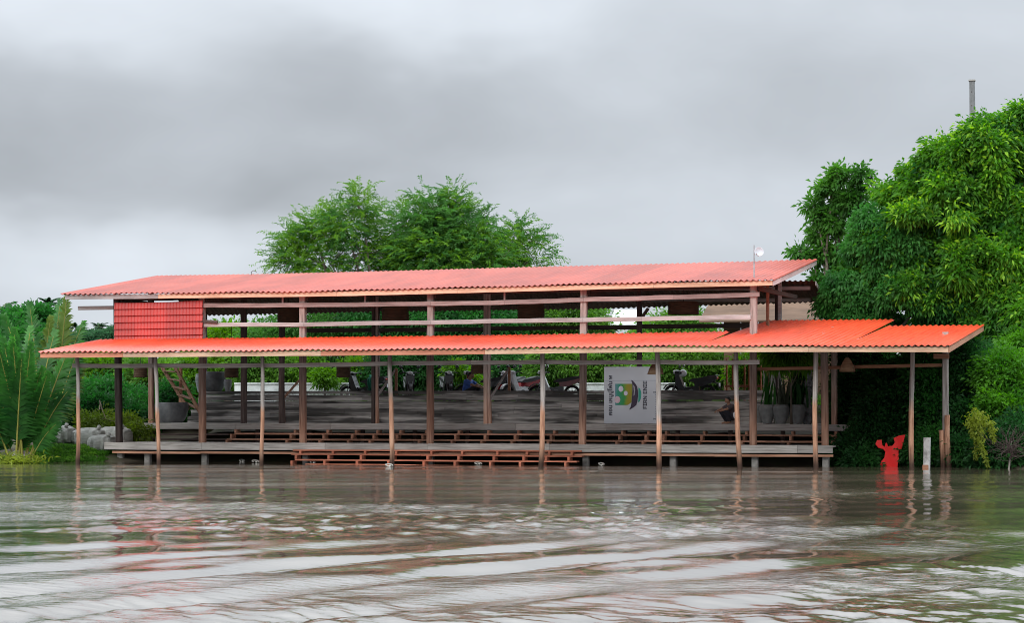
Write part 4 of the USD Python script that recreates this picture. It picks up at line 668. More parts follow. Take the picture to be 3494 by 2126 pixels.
bg = thing('white_bag', 'small white bag in the lap of the squatting person in dark clothes', 'bag', (U(2509, 8.5), 8.5, Z(2509, 1417, 8.5))); part(bg, 'sack', blob((0, 0, 0), (.075, .07, .11), 5, .2, 2), plain('white_bag_plastic', (.66, .68, .72), .5), True); part(bg, 'handle', tube([(-.03, 0, .09), (0, 0, .17), (.03, 0, .09)], .01, 5), scrap)

# ------------------------------------------------------------------ leaves, trees, palms
def unit(a): return a / (np.linalg.norm(a, axis=-1, keepdims=True) + 1e-9)
def leaves(pos, d, ln, wd, r, fold=.25, droop=.25):
    """One folded, drooping leaf (four corners) at each point."""
    n = len(pos); d = unit(d); s = unit(np.cross(d, r.normal(0, 1, (n, 3)))); nn = np.cross(s, d); ln, wd = np.broadcast_to(ln, n)[:, None], np.broadcast_to(wd, n)[:, None]
    mid = pos + d * ln * .45 + nn * wd * fold * .5; down = np.array([0, 0, -1.0]) * ln * droop
    v = np.stack([pos, mid + s * wd * .5, pos + d * ln + down, mid - s * wd * .5], 1).reshape(-1, 3); b = np.arange(n)[:, None] * 4
    return M(v, np.vstack([b + [0, 1, 2], b + [0, 2, 3]]))
def lobe(px, py, rx, v, ry=None, rd=None):
    k = scale_at(px, v); c = P(px, py, v); return c, np.array([rx / k, (rd or rx) / k, (ry or rx) / k])
def crown(lobes, seed, ln=.2, wd=.07, clumps=60, per=26, size=.16, droop=.22, gap=.40, lo=.5, hi=1.06, down=.12, out=.7, cut=None, sub=0, sf=.42):
    """Leaf clumps through the outer half of each lobe, thinned by noise so that gaps and tufts appear."""
    r = np.random.default_rng(seed); A, D = [], []
    if sub:          # boughs: each big lobe is a heap of smaller tufts
        lobes = [(c + o * rad * r.uniform(.6, 1.2), rad * sf * r.uniform(.5, 1.35)) for c, rad in lobes for o in unit(r.normal(0, 1, (sub, 3)) + [0, -.25, .2])]
    for c, rad in lobes:
        area = 4 * np.pi * ((rad[0] * rad[1]) ** 1.6 + (rad[0] * rad[2]) ** 1.6 + (rad[1] * rad[2]) ** 1.6) ** (1 / 1.6) / 3 ** (1 / 1.6); n = int(clumps * area) + 6
        o = unit(r.normal(0, 1, (n, 3))); q = r.uniform(lo, hi, n) ** .7; bump = 1 + .34 * (meshkit.fbm(o * 2.1 + c, 3, seed) - .5) * 2
        p = c + o * rad * (q * bump)[:, None]; keep = meshkit.fbm(p * 1.1 + seed, 3, seed + 2) > gap * (.75 + .3 * q); p, o = p[keep], o[keep]
        k = len(p); L_ = r.integers(int(per * .5), int(per * 1.5), k); idx = np.repeat(np.arange(k), L_); m = len(idx); e = r.normal(0, 1, (m, 3))
        sz = size * r.uniform(.6, 1.4, k)[idx]
        A.append(p[idx] + e * sz[:, None] * [1, 1, .75]); D.append(o[idx] * out + unit(e) * .8 + r.normal(0, .35, (m, 3)) + [0, 0, -down])
    A, D = np.vstack(A), np.vstack(D)
    if cut is not None: k = cut(A); A, D = A[k], D[k]
    n = len(A); return leaves(A, D, ln * r.uniform(.65, 1.3, n), wd * r.uniform(.7, 1.25, n), r, droop=droop)
bark = ramp_mat('bark', [(.3, (.05, .038, .028)), (.5, (.13, .105, .08)), (.75, (.22, .19, .155))], (7, 7, 2), .9, .6)
pale_bark = ramp_mat('pale_bark', [(.3, (.12, .105, .085)), (.5, (.25, .225, .19)), (.75, (.36, .33, .29))], (7, 7, 2), .9, .5)
def limb(a, b, r0, r1, seed, sag=.12):
    rs = np.random.default_rng(seed); t = np.linspace(0, 1, 8)[:, None]; L_ = np.linalg.norm(b - a); off = rs.normal(0, sag * L_ * .35, 3)
    return tube(a + (b - a) * t + off * np.sin(np.pi * t) + rs.normal(0, .012 * L_, (8, 3)) * np.sin(np.pi * t), np.linspace(r0, r1, 8), 8, .05, seed)
def tree(name, label, lobes, foot, mat, seed, trunk_r=.2, fork=None, group=None, cat='tree', bark_m=None, crowns=None, twigs=0, **kw):
    t = thing(name, label, cat, (foot[0], foot[1], 0), group=group); o = np.array([foot[0], foot[1], 0.0]); bm = bark_m or bark
    cs = [c for c, _ in lobes]; top = np.array(fork if fork is not None else (np.mean(cs, 0) * [.5, .5, 0] + np.array([foot[0], foot[1], 0]) * [.5, .5, 0] + [0, 0, foot[2] * .45 + min(c[2] for c in cs) * .55]))
    part(t, 'trunk', tube(np.array([[0, 0, foot[2] - .2], [0, 0, foot[2] + .1], *(np.array([foot[0], foot[1], foot[2]]) * (1 - q) + top * q - o for q in (.4, .75, 1.0))]) + 0, np.array([1.5, 1.1, .9, .8, .72]) * trunk_r, 10, .06, seed), bm, True)
    for i, (c, rad) in enumerate(lobes): part(t, 'limb', moved(limb(top, c + rad * [0, 0, .35], trunk_r * .55, trunk_r * .1, seed + i), -o), bm, True)
    if twigs:
        rs = np.random.default_rng(seed + 5); ms = []
        for c, rad in lobes:
            for q in unit(rs.normal(0, 1, (twigs, 3)) + [0, 0, .25]): ms.append(limb(c, c + q * rad * rs.uniform(.85, 1.15), .018, .005, int(rs.integers(1e6)), .25))
        part(t, 'twigs', moved(cat_(ms), -o), bm, kind='stuff')
    for m, lb, k2 in (crowns or [(mat, lobes, {})]): part(t, 'crown', moved(crown(lb, seed + 31, **{**kw, **k2}), -o), m)
    return t
mango = leaf_mat('mango_leaf', (.024, .095, .010), (.10, .28, .018), (.34, .54, .035))
mango_tip = leaf_mat('young_mango_leaf', (.14, .30, .02), (.26, .46, .03), (.46, .62, .05), trans=.35)
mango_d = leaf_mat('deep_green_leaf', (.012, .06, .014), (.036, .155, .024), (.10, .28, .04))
vine_m = leaf_mat('creeper_leaf', (.018, .085, .016), (.058, .205, .035), (.15, .36, .06))
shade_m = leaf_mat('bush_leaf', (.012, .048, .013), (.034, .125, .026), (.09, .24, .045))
feather_m = leaf_mat('feathery_leaf', (.05, .135, .012), (.145, .30, .022), (.28, .47, .035), trans=.35)
feather_d = leaf_mat('dark_feathery_leaf', (.03, .10, .018), (.08, .22, .036), (.17, .36, .06), trans=.3)
lime = leaf_mat('lime_leaf', (.05, .13, .012), (.12, .27, .02), (.24, .40, .04), trans=.35)
wild = leaf_mat('wild_growth_leaf', (.045, .12, .018), (.13, .27, .035), (.30, .46, .07), trans=.35)
palm_m = leaf_mat('palm_leaflet', (.014, .062, .014), (.058, .20, .032), (.16, .38, .07), rough=.38)
palm_y = leaf_mat('yellowing_palm_leaflet', (.05, .09, .016), (.11, .165, .022), (.19, .23, .04))
palm_far = leaf_mat('coconut_leaflet', (.022, .065, .028), (.045, .11, .045), (.09, .17, .07))
straw_l = leaf_mat('yellow_green_leaf', (.12, .16, .02), (.24, .30, .03), (.34, .40, .06))
straw_g = leaf_mat('yellowing_bush_leaf', (.06, .10, .012), (.13, .19, .02), (.26, .32, .04))
grass_m = leaf_mat('bank_grass_blade', (.03, .09, .012), (.07, .20, .02), (.15, .32, .03))
dry_m = leaf_mat('dry_grey_twig', (.05, .045, .04), (.10, .09, .08), (.17, .155, .14), trans=.05)

# the big tree at the right and what leans on it
lb = [lobe(*a) for a in ((3390, 480, 88, 11.5), (3300, 600, 115, 11.5), (3190, 610, 100, 11.5), (3115, 690, 95, 12), (3420, 650, 140, 11.5), (3250, 760, 160, 11.2), (3450, 860, 150, 11), (3120, 830, 140, 11.6), (3350, 980, 155, 11), (3180, 960, 135, 11.2), (3500, 1090, 150, 10.6), (3390, 1170, 105, 10.4), (3490, 470, 80, 12), (3060, 930, 100, 11.6), (3280, 1060, 110, 11.2))]
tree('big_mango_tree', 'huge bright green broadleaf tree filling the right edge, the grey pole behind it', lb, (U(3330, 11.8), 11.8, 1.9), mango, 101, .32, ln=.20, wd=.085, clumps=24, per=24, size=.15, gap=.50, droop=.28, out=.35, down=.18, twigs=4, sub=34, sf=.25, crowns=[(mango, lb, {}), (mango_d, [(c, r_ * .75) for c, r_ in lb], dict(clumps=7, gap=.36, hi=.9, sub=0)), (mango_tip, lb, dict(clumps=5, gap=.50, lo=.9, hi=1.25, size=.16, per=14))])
lb = [lobe(*a) for a in ((2990, 790, 70, 11), (2965, 870, 80, 11), (2975, 960, 105, 10.8), (2915, 1010, 80, 11), (3060, 1050, 90, 10.7), (2895, 1070, 70, 11), (2975, 1070, 80, 10.8), (3050, 890, 90, 10.8), (3130, 1075, 80, 10.7), (3220, 1090, 80, 10.6))]
tree('creeper_covered_tree', 'tree smothered in dark small-leaved creeper, left face of the green mass behind the lower roof', lb, (U(3010, 11.2), 11.2, 1.9), vine_m, 131, .2, ln=.13, wd=.085, clumps=30, per=26, size=.11, sub=26, sf=.28, gap=.45, droop=.4, down=.35)
lb = [lobe(a[0], a[1], a[2] * .8, a[3]) for a in ((2862, 605, 42, 13), (2885, 680, 40, 13), (2818, 640, 30, 13), (2800, 740, 36, 13), (2775, 700, 28, 13), (2850, 760, 45, 13), (2790, 800, 30, 13), (2730, 860, 26, 13), (2770, 880, 30, 13), (2820, 860, 42, 13), (2860, 850, 48, 13), (2940, 600, 36, 13), (2890, 920, 60, 13), (2830, 950, 42, 13), (2790, 960, 26, 13), (2920, 690, 50, 13), (2880, 1000, 40, 13))]
tree('loose_tree', 'loose open tree reaching left above the end of the upper roof', lb, (U(2905, 13), 13, 1.9), mango, 151, .16, ln=.21, wd=.10, clumps=30, per=14, size=.12, gap=.33, lo=.2, twigs=5, bark_m=bark, crowns=[(leaf_mat('loose_tree_leaf', (.024, .085, .014), (.075, .215, .025), (.20, .40, .04)), lb, {})])
# feathery trees behind the roof
def sprays(lobes, seed, n_area=26, L=.95, per=26, ll=.12, lw=.045, up=.45, gap=.36):
    r = np.random.default_rng(seed); A, D, tw = [], [], []
    for c, rad in lobes:
        n = int(n_area * 4 * np.pi * rad[0] * rad[2]); o = unit(r.normal(0, 1, (n, 3))); q = r.uniform(.25, 1.0, n) ** .6; p = c + o * rad * q[:, None]
        keep = meshkit.fbm(p * .9 + seed, 3, seed) > gap; p, o = p[keep], o[keep]; k = len(p); d = unit(o * [1, 1, .6] + r.normal(0, .35, (k, 3)) + [0, 0, up]); ln = L * r.uniform(.5, 1.35, k)
        t = np.linspace(0.05, 1, per); x = p[:, None] + d[:, None] * (ln[:, None] * t)[..., None] + np.array([0, 0, -1.0]) * ((ln[:, None] * t ** 2) * .38)[..., None]
        s = unit(np.cross(d, [0, 0, 1.0]) + r.normal(0, .3, (k, 3))); sg_ = np.where(np.arange(per) % 2, 1, -1)
        dd = s[:, None] * sg_[None, :, None] * .9 + d[:, None] * .5 + r.normal(0, .25, (k, per, 3)) + [0, 0, -.2]
        A.append(x.reshape(-1, 3)); D.append(dd.reshape(-1, 3))
    A, D = np.vstack(A), np.vstack(D); n = len(A); return leaves(A, D, ll * r.uniform(.6, 1.4, n), lw * r.uniform(.7, 1.3, n), r, droop=.2)
def shift(*ls): return [(a[0], a[1] + 20, *a[2:]) for a in ls]
def feather_tree(label, lobes, foot, seed, mats, trunk_r=.22, twigs=7, **kw):
    t = thing('feathery_tree', label, 'tree', (foot[0], foot[1], 0), group='feathery trees behind the pavilion'); o = np.array([foot[0], foot[1], 0.0]); top = np.array([foot[0], foot[1], foot[2] + 1.9]); rs = np.random.default_rng(seed)
    part(t, 'trunk', tube([(0, 0, foot[2] - .2), (.03, 0, foot[2] + .5), (-.03, .05, foot[2] + 1.2), (0, 0, foot[2] + 1.95)], np.array([1.4, 1, .9, .8]) * trunk_r, 10, .06, seed), bark, True)
    ms = []
    for i, (c, rad) in enumerate(lobes):
        part(t, 'limb', moved(limb(top, c, trunk_r * .45, .025, seed + i, .25), -o), bark, True)
        for q in unit(rs.normal(0, 1, (twigs, 3)) + [0, 0, .4]): ms.append(limb(c, c + q * rad * rs.uniform(.9, 1.2), .022, .006, int(rs.integers(1e6)), .3))
    part(t, 'twigs', moved(cat_(ms), -o), bark, kind='stuff')
    for m, s_, f in mats: part(t, 'crown', moved(sprays([(c, r_ * f) for c, r_ in lobes], seed + s_, **kw), -o), m)
lb = [lobe(*a) for a in shift((1225, 690, 62, 21, 75), (1180, 760, 110, 21, 95), (1090, 790, 95, 21, 80), (1040, 850, 90, 21, 70), (985, 870, 60, 21, 45), (1130, 880, 110, 21, 70), (1230, 840, 90, 21, 80), (1010, 800, 45, 21, 40))]
feather_tree('light green feathery tree with drooping sprays, left of the pair behind the upper roof', lb, (U(1180, 21), 21, 1.9), 201, [(feather_m, 1, 1.0), (feather_d, 2, .8)], n_area=12, gap=.43)
lb = [lobe(*a) for a in shift((1480, 690, 70, 22, 60), (1430, 760, 110, 22, 90), (1540, 760, 110, 22, 95), (1500, 850, 160, 22, 110), (1620, 790, 85, 22, 75), (1400, 880, 110, 22, 80), (1640, 890, 110, 22, 80), (1330, 860, 70, 22, 70), (1545, 665, 36, 22, 40))]
feather_tree('dense mid green feathery tree, the taller right one of the pair behind the upper roof', lb, (U(1440, 22), 22, 1.9), 221, [(feather_d, 1, 1.0), (feather_m, 2, .96), (feather_d, 3, .7)], n_area=13, gap=.40, twigs=5)
lb = [lobe(*a) for a in ((1775, 835, 75, 24, 60), (1800, 890, 75, 24, 50), (1720, 890, 80, 24, 55), (1770, 790, 35, 24, 40))]
feather_tree('small feathery tree with a low round crown, right of the tall feathery pair', lb, (U(1760, 24), 24, 1.9), 241, [(feather_d, 1, 1.0), (feather_m, 2, .9)], trunk_r=.14, n_area=13, gap=.40)
# dense greenery seen through the open storeys
row = [('low_tree', 'dark green spreading tree seen through the middle of the upper storey', [(1300, 1090, 130, 19.6, 70), (1480, 1100, 150, 19.6, 80), (1640, 1100, 130, 19.6, 70), (1400, 1190, 120, 19.2, 70), (1540, 1210, 130, 19.2, 80), (1680, 1240, 90, 19.2, 70)], (1420, 19.6), mango_d, dict(ln=.2, wd=.08)),
       ('low_tree', 'mid green tree with fine leaves seen through the upper storey left of the middle', [(900, 1150, 80, 19.6, 40), (1040, 1110, 100, 19.6, 60), (1160, 1110, 90, 19.6, 60), (980, 1190, 100, 19.6, 60), (1130, 1200, 90, 19.6, 60)], (1010, 19.6), feather_d, dict(ln=.16, wd=.07)),
       ('low_tree', 'leafy green tree seen through the upper storey above the sign board', [(1800, 1100, 110, 27, 70), (1950, 1090, 110, 27, 60), (2040, 1130, 50, 27, 30), (1880, 1170, 100, 27, 60), (1760, 1180, 100, 27, 60)], (1880, 27), wild, dict(ln=.18, wd=.08)),
       ('low_tree', 'bright green bushy tree seen through the upper storey left of the brown shed', [(2250, 1130, 70, 24, 40), (2360, 1115, 70, 24, 45), (2220, 1180, 90, 24, 60), (2400, 1180, 90, 24, 60), (2310, 1085, 40, 24, 30)], (2310, 24), wild, dict(ln=.18, wd=.08)),
       ('low_tree', 'green banana-leaved tree seen just right of the red tile sheet', [(770, 1150, 60, 24, 36), (740, 1200, 90, 24, 55), (850, 1195, 80, 24, 55)], (780, 24), lime, dict(ln=.35, wd=.10))]
for i, (n_, lab, ls, ft, m, kw) in enumerate(row): tree(n_, lab, [lobe(*a) for a in ls], (U(ft[0], ft[1]), ft[1], 1.9), m, 300 + i * 17, .16, clumps=16, per=26, size=.2, gap=.33, group='low trees behind the road', **kw)
bush = [('bright lime bush behind the low white wall, left of the squared posts', [(640, 1290, 70), (700, 1260, 60), (580, 1290, 60)], lime), ('round yellow-green bush in front of the low white wall', [(1108, 1288, 32)], lime), ('bright green bush behind the white wall under the left drum lamp', [(870, 1260, 80), (960, 1270, 70), (800, 1300, 50)], wild), ('light green bush right of the round yellow-green one', [(1215, 1270, 50), (1255, 1300, 40), (1040, 1265, 60)], lime),
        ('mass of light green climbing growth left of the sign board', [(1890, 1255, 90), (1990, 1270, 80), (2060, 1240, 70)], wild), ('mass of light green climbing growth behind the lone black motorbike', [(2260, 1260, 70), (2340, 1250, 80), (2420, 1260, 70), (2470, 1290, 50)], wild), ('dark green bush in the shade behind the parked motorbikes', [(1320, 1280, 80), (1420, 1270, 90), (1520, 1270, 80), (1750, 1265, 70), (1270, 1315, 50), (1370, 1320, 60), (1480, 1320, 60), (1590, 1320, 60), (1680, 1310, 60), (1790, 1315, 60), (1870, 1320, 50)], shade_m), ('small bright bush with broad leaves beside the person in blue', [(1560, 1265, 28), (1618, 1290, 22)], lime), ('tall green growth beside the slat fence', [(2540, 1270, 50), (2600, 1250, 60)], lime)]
for i, (lab, ls, m) in enumerate(bush):
    v = 17.6 if i not in (1, 7, 8) else (15.2 if i == 1 else 13.6); lb = [lobe(a, b, c, v + .3 * j, c * .95) for j, (a, b, c) in enumerate(ls)]
    tree('leafy_bush', lab, lb, (lb[0][0][0], v, 1.9), m, 400 + i * 11, .05, cat='bush', clumps=34, per=24, size=.13, gap=.30, ln=.17, wd=.07, group='bushes behind the terrace')
# bushes on the right bank, in the shade under the roof end
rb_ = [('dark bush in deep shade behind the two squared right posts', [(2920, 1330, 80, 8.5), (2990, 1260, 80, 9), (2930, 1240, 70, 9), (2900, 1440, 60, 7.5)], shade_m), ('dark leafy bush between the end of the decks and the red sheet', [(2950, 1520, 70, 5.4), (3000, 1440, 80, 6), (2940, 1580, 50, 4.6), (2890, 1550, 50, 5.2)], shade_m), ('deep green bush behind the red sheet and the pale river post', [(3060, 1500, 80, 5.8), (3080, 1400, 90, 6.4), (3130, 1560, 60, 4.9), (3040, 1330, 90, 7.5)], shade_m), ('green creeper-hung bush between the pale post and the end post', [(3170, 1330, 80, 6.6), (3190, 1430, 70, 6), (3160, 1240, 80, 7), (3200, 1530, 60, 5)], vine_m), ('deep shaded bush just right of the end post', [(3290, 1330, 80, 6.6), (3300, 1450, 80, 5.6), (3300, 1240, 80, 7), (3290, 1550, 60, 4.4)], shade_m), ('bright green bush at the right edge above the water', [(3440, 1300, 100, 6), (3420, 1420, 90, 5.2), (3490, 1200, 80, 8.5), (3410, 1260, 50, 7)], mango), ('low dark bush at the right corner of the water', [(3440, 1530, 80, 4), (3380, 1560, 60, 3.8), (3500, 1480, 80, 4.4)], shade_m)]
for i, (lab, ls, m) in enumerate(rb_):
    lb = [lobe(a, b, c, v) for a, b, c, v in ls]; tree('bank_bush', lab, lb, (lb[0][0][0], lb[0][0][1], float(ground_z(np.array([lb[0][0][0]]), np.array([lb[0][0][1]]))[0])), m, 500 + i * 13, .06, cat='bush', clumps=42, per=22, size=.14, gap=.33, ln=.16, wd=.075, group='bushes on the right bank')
tw = thing('bare_twig_bush', 'bare grey twiggy bush at the lower right corner above the water', 'bush', (U(3440, 3.2), 3.2, 0)); rs = np.random.default_rng(9)
part(tw, 'stem', tube([(0, 0, -.2), (.05, 0, .3), (.1, .02, .8)], [.035, .025, .012], 7), pale_bark)
part(tw, 'twigs', cat_([limb(np.array([.05, 0, .2 + .5 * rs.random()]), np.array([rs.normal(0, .5), rs.normal(0, .3), rs.uniform(.3, 1.3)]), .007, .003, i, .3) for i in range(110)]), dark_post, kind='stuff')
# hanging yellow-green vine
vn = thing('hanging_vine', 'yellow-green vine trailing down to the water right of the end post', 'vine'); r = np.random.default_rng(12); A, D = [], []
for k, pts in enumerate(([(3322, 1400), (3345, 1450), (3350, 1520), (3370, 1590)], [(3335, 1410), (3320, 1450), (3318, 1490)], [(3350, 1420), (3385, 1455), (3390, 1500)], [(3340, 1460), (3335, 1530), (3330, 1560)], [(3300, 1440), (3330, 1435), (3380, 1450)])):
    q = np.array([P(a, b, 2.9 + .1 * k) for a, b in pts]); t = np.linspace(0, 1, 40); c = np.stack([np.interp(t, np.linspace(0, 1, len(q)), q[:, i]) for i in range(3)], 1); part(vn, 'stem', tube(c[::4], .013, 6), straw_l)
    n = 260; i_ = r.integers(0, 40, n); A.append(c[i_] + r.normal(0, .075, (n, 3)) * (1.2 - t[i_])[:, None]); D.append(r.normal(0, 1, (n, 3)) + [0, 0, -.5])
part(vn, 'leaves', leaves(np.vstack(A), np.vstack(D), .11, .05, r), straw_l, kind='stuff')
# tall plants in and behind the pots
def blades(name, label, px, y0, y1, v, n, wpx, mat, seed, w=.045, cat='plant', lean=.12):
    rs = np.random.default_rng(seed); k = scale_at(px, v); z0, z1 = Z(px, y1, v), Z(px, y0, v); t = thing(name, label, cat, (U(px, v), v, z0))
    for i in range(n):
        a = rs.uniform(0, 6.28); b = np.array([rs.normal(0, .3) * wpx / k, rs.normal(0, .08), 0]); h = (z1 - z0) * rs.uniform(.6, 1.0); d = np.array([math.cos(a) * lean, math.sin(a) * lean, 1]) * h; s = np.array([math.cos(a + 1.57), math.sin(a + 1.57), 0]) * w
        tt = np.linspace(0, 1, 5); ww = np.array([.6, 1, .95, .7, .05]); c = b + d * tt[:, None] + np.array([math.cos(a), math.sin(a), 0]) * (lean * h * tt ** 2)[:, None]
        L_, R_ = c - s * ww[:, None], c + s * ww[:, None]; q = np.vstack([L_, R_]); f = []
        for j in range(4): f += [[j, j + 5, j + 6], [j, j + 6, j + 1]]
        part(t, 'leaf', M(q, f), mat)
blades('snake_plant', 'tall upright dark striped plant in the leftmost grey jar', 2618, 1262, 1392, 7.3, 16, 40, palm_m, 1)
blades('snake_plant', 'tall upright plant with grey-green blades in the middle grey jar', 2665, 1268, 1392, 7.3, 16, 40, leaf_mat('grey_green_blade', (.05, .06, .04), (.11, .125, .085), (.2, .2, .14)), 2)
blades('snake_plant', 'dark upright plant in the rightmost grey jar', 2722, 1290, 1392, 7.3, 14, 34, shade_m, 3)
lb = [lobe(2700, 1205, 50, 6.4, 26), lobe(2650, 1215, 36, 6.4, 24), lobe(2745, 1212, 30, 6.4, 20)]
tree('broadleaf_plant', 'bright green broad-leaved plant hanging under the lower roof above the grey jars', lb, (U(2700, 6.6), 6.6, ZU), lime, 611, .04, cat='plant', clumps=26, per=9, size=.12, gap=.2, ln=.38, wd=.10, down=.8)
pb = plain('pale_bamboo', (.36, .37, .33), .5)
for i, (px, y0, y1, tilt) in enumerate(((2608, 1205, 1330, 3), (2622, 1200, 1300, -2), (2641, 1230, 1330, 6), (2662, 1205, 1290, 2), (2766, 1215, 1250, -5), (2757, 1222, 1250, -8), (2630, 1280, 1330, -4), (2646, 1285, 1390, 5))):
    a = thing('bamboo_stem', ['pale bamboo stem just right of the squared post under the roof', 'second pale bamboo stem from the squared post', 'leaning pale bamboo stem above the leftmost grey jar', 'pale bamboo stem behind the hanging broad leaves', 'short pale stem leaning left beside the rightmost pale round post', 'pale stem left of the one beside the rightmost round post', 'thin pale stem low behind the leftmost jar plant', 'thin leaning stem just above the middle grey jar'][i], 'bamboo', (U(px, 8.2), 8.2, 0))
    z0, z1 = ZU + .01, Z(px, y0, 8.2); part(a, 'culm', tube([(tilt / 100, 0, z0), (tilt / 200, 0, (z0 + z1) / 2), (-tilt / 100, 0, z1)], .032, 8), pb)
    for k in range(5): zz = z0 + (z1 - z0) * (k + .5) / 5; x_ = tilt / 100 * (1 - 2 * (k + .5) / 5); part(a, 'node', tube([(x_, 0, zz - .012), (x_, 0, zz), (x_, 0, zz + .012)], [.034, .04, .034], 8), pb)
rk = ramp_mat('pale_rock', [(.3, (.10, .105, .11)), (.5, (.26, .27, .28)), (.75, (.50, .51, .52))], (5, 5, 5), .9, .6, .1)
rt_ = thing('rock_sculpture', 'tall rough grey and white rock piece standing at the right end of the upper deck', 'rock', (U(2756, 7.9), 7.9, ZU))
for k, (dx, z, a, b) in enumerate(((0, .18, .17, .2), (.03, .45, .14, .2), (-.02, .75, .12, .2), (.04, 1.02, .10, .18), (.02, 1.3, .12, .17), (.0, 1.55, .08, .14))): part(rt_, 'stone', blob((dx, .02 * k, z), (a, a * .9, b), k + 3, .4, 3, 3.0), rk, True)
dk = [lobe(2735, 1310, 26, 8.3, 60), lobe(2725, 1370, 26, 8.2, 45)]
tree('dark_potted_shrub', 'nearly black narrow shrub in the pot beside the rock piece', dk, (U(2722, 8.2), 8.2, ZU), shade_m, 633, .03, cat='shrub', clumps=60, per=20, size=.09, gap=.2, ln=.12, wd=.05)

# ------------------------------------------------------------------ palms and the left bank
def frond(base, tip_dir, L, rise, leaf_len, n, r, width=.045, droop=.5, start=.18, v_angle=.6):
    """A feather leaf: an arching rachis and its two rows of leaflets."""
    t = np.linspace(0, 1, 24); d = np.asarray(tip_dir, float); d = d / np.linalg.norm(d); c = base + d * (L * t)[:, None] + np.array([0, 0, -1.0]) * (rise * L * t ** 2.2)[:, None]
    T = unit(np.gradient(c, axis=0)); side = unit(np.cross(T, [.13, -.99, .15])) if abs(d[2]) > .8 else unit(np.cross(T, [0, 0, 1.0])); A, S = [], []
    ii = np.linspace(start, .995, n); V_, F = [], []
    for s in (-1, 1):
        for q in ii:
            f = q * 23; i = int(min(22, f)); w = f - i; p = c[i] * (1 - w) + c[i + 1] * w; tt, ss = T[i], side[i]; nn = np.cross(ss, tt)
            l = leaf_len * (math.sin(math.pi * min(1, .22 + .78 * q) ** .9) * .75 + .28) * r.uniform(.85, 1.1); dd = unit(ss * s * (1.0 - .45 * q) + tt * (.75 + .5 * q) + nn * r.normal(0, .16) + r.normal(0, .06, 3)); sd = unit(np.cross(dd, nn)) * width * .5
            m1 = p + dd * l * .5 + [0, 0, -droop * l * .12]; e = p + dd * l + np.array([0, 0, -droop * l * .5]); b = len(V_); V_ += [p - sd * .5, p + sd * .5, m1 + sd, m1 - sd, e]; F += [[b, b + 1, b + 2], [b, b + 2, b + 3], [b + 3, b + 2, b + 4]]
    return M(V_, F), tube(c[::2], np.linspace(.035, .008, 12) * L / 4, 6)
rach = ramp_mat('palm_rachis', [(.3, (.16, .17, .03)), (.7, (.30, .27, .06))], (3, 3, 1)); trunk_p = ramp_mat('palm_trunk', [(.3, (.10, .09, .075)), (.7, (.24, .22, .19))], (3, 3, 12))
def nipa(label, px, py, v, fr, seed, mats):
    r = np.random.default_rng(seed); b = P(px, py, v); t = thing('nipa_palm', label, 'palm', (b[0], v, b[2]))
    part(t, 'stump', blob((0, 0, .1), (.45, .4, .3), seed, .3, 2), trunk_p, True)
    for i, (lx, ld_, L, rise, m) in enumerate(fr):
        o = np.array([r.normal(0, .16) + lx * .25, r.normal(0, .14), .1]); lf, rc = frond(o, (lx, ld_, 1), L, rise, .95 * L / 4.5, 40, r, width=.10, droop=.9); f = part(t, 'frond', lf, mats[m]); part(f, 'rachis', rc, rach, True)
NM = [palm_m, palm_y]
nipa('large dark nipa palm clump at the left edge of the water', 70, 1582, 1.6, [(.02, -.15, 4.5, .06, 0), (.16, -.1, 4.2, .10, 0), (-.12, -.1, 4.3, .08, 0), (.30, .0, 3.6, .14, 0), (-.28, .05, 4.0, .12, 0), (.44, .1, 3.2, .2, 0), (-.45, .1, 3.4, .16, 0), (.1, .25, 4.6, .06, 0), (-.05, .3, 4.8, .06, 0), (.25, .3, 3.9, .1, 1), (.6, -.1, 2.2, .3, 0), (-.6, -.1, 2.6, .25, 0), (.2, -.35, 2.4, .15, 0), (-.2, -.3, 2.8, .15, 0), (.08, -.3, 4.4, .08, 0), (.22, -.3, 4.0, .1, 0), (.36, -.2, 3.6, .15, 0), (-.04, -.35, 4.1, .08, 0), (.28, .15, 4.3, .1, 0)], 701, NM)
nipa('nipa palm clump cut by the left edge, in front of the larger clump', -95, 1580, 1.2, [(.1, 0, 4.4, .08, 0), (.3, -.1, 3.8, .14, 0), (.5, .1, 3.2, .2, 0), (.2, .2, 4.4, .08, 0), (.4, -.2, 2.4, .2, 0)], 711, NM)
nipa('taller nipa palm behind the first clump with yellowing fronds', 150, 1500, 5.8, [(.04, .1, 5.0, .04, 1), (.12, 0, 4.4, .08, 1), (-.15, .1, 5.0, .08, 0), (.28, .1, 3.8, .12, 0), (-.3, .0, 4.8, .1, 0), (.4, .2, 3.2, .16, 1), (-.05, .3, 5.2, .06, 0), (.2, .3, 4.6, .1, 0)], 721, NM)
yc = thing('yellow_water_plant', 'yellow-green plant tuft at the foot of the nipa palm on the water', 'plant', (U(60, .5), .5, 0)); r = np.random.default_rng(4); n = 500
part(yc, 'stem', tube([(0, 0, -.3), (.02, 0, .05), (.03, 0, .2)], .03, 6), rach); part(yc, 'leaves', leaves(np.stack([r.normal(0, .45, n), r.normal(0, .2, n), np.abs(r.normal(0, .1, n)) + .02], 1), r.normal(0, 1, (n, 3)) + [0, 0, .6], .26, .045, r), straw_l, kind='stuff')
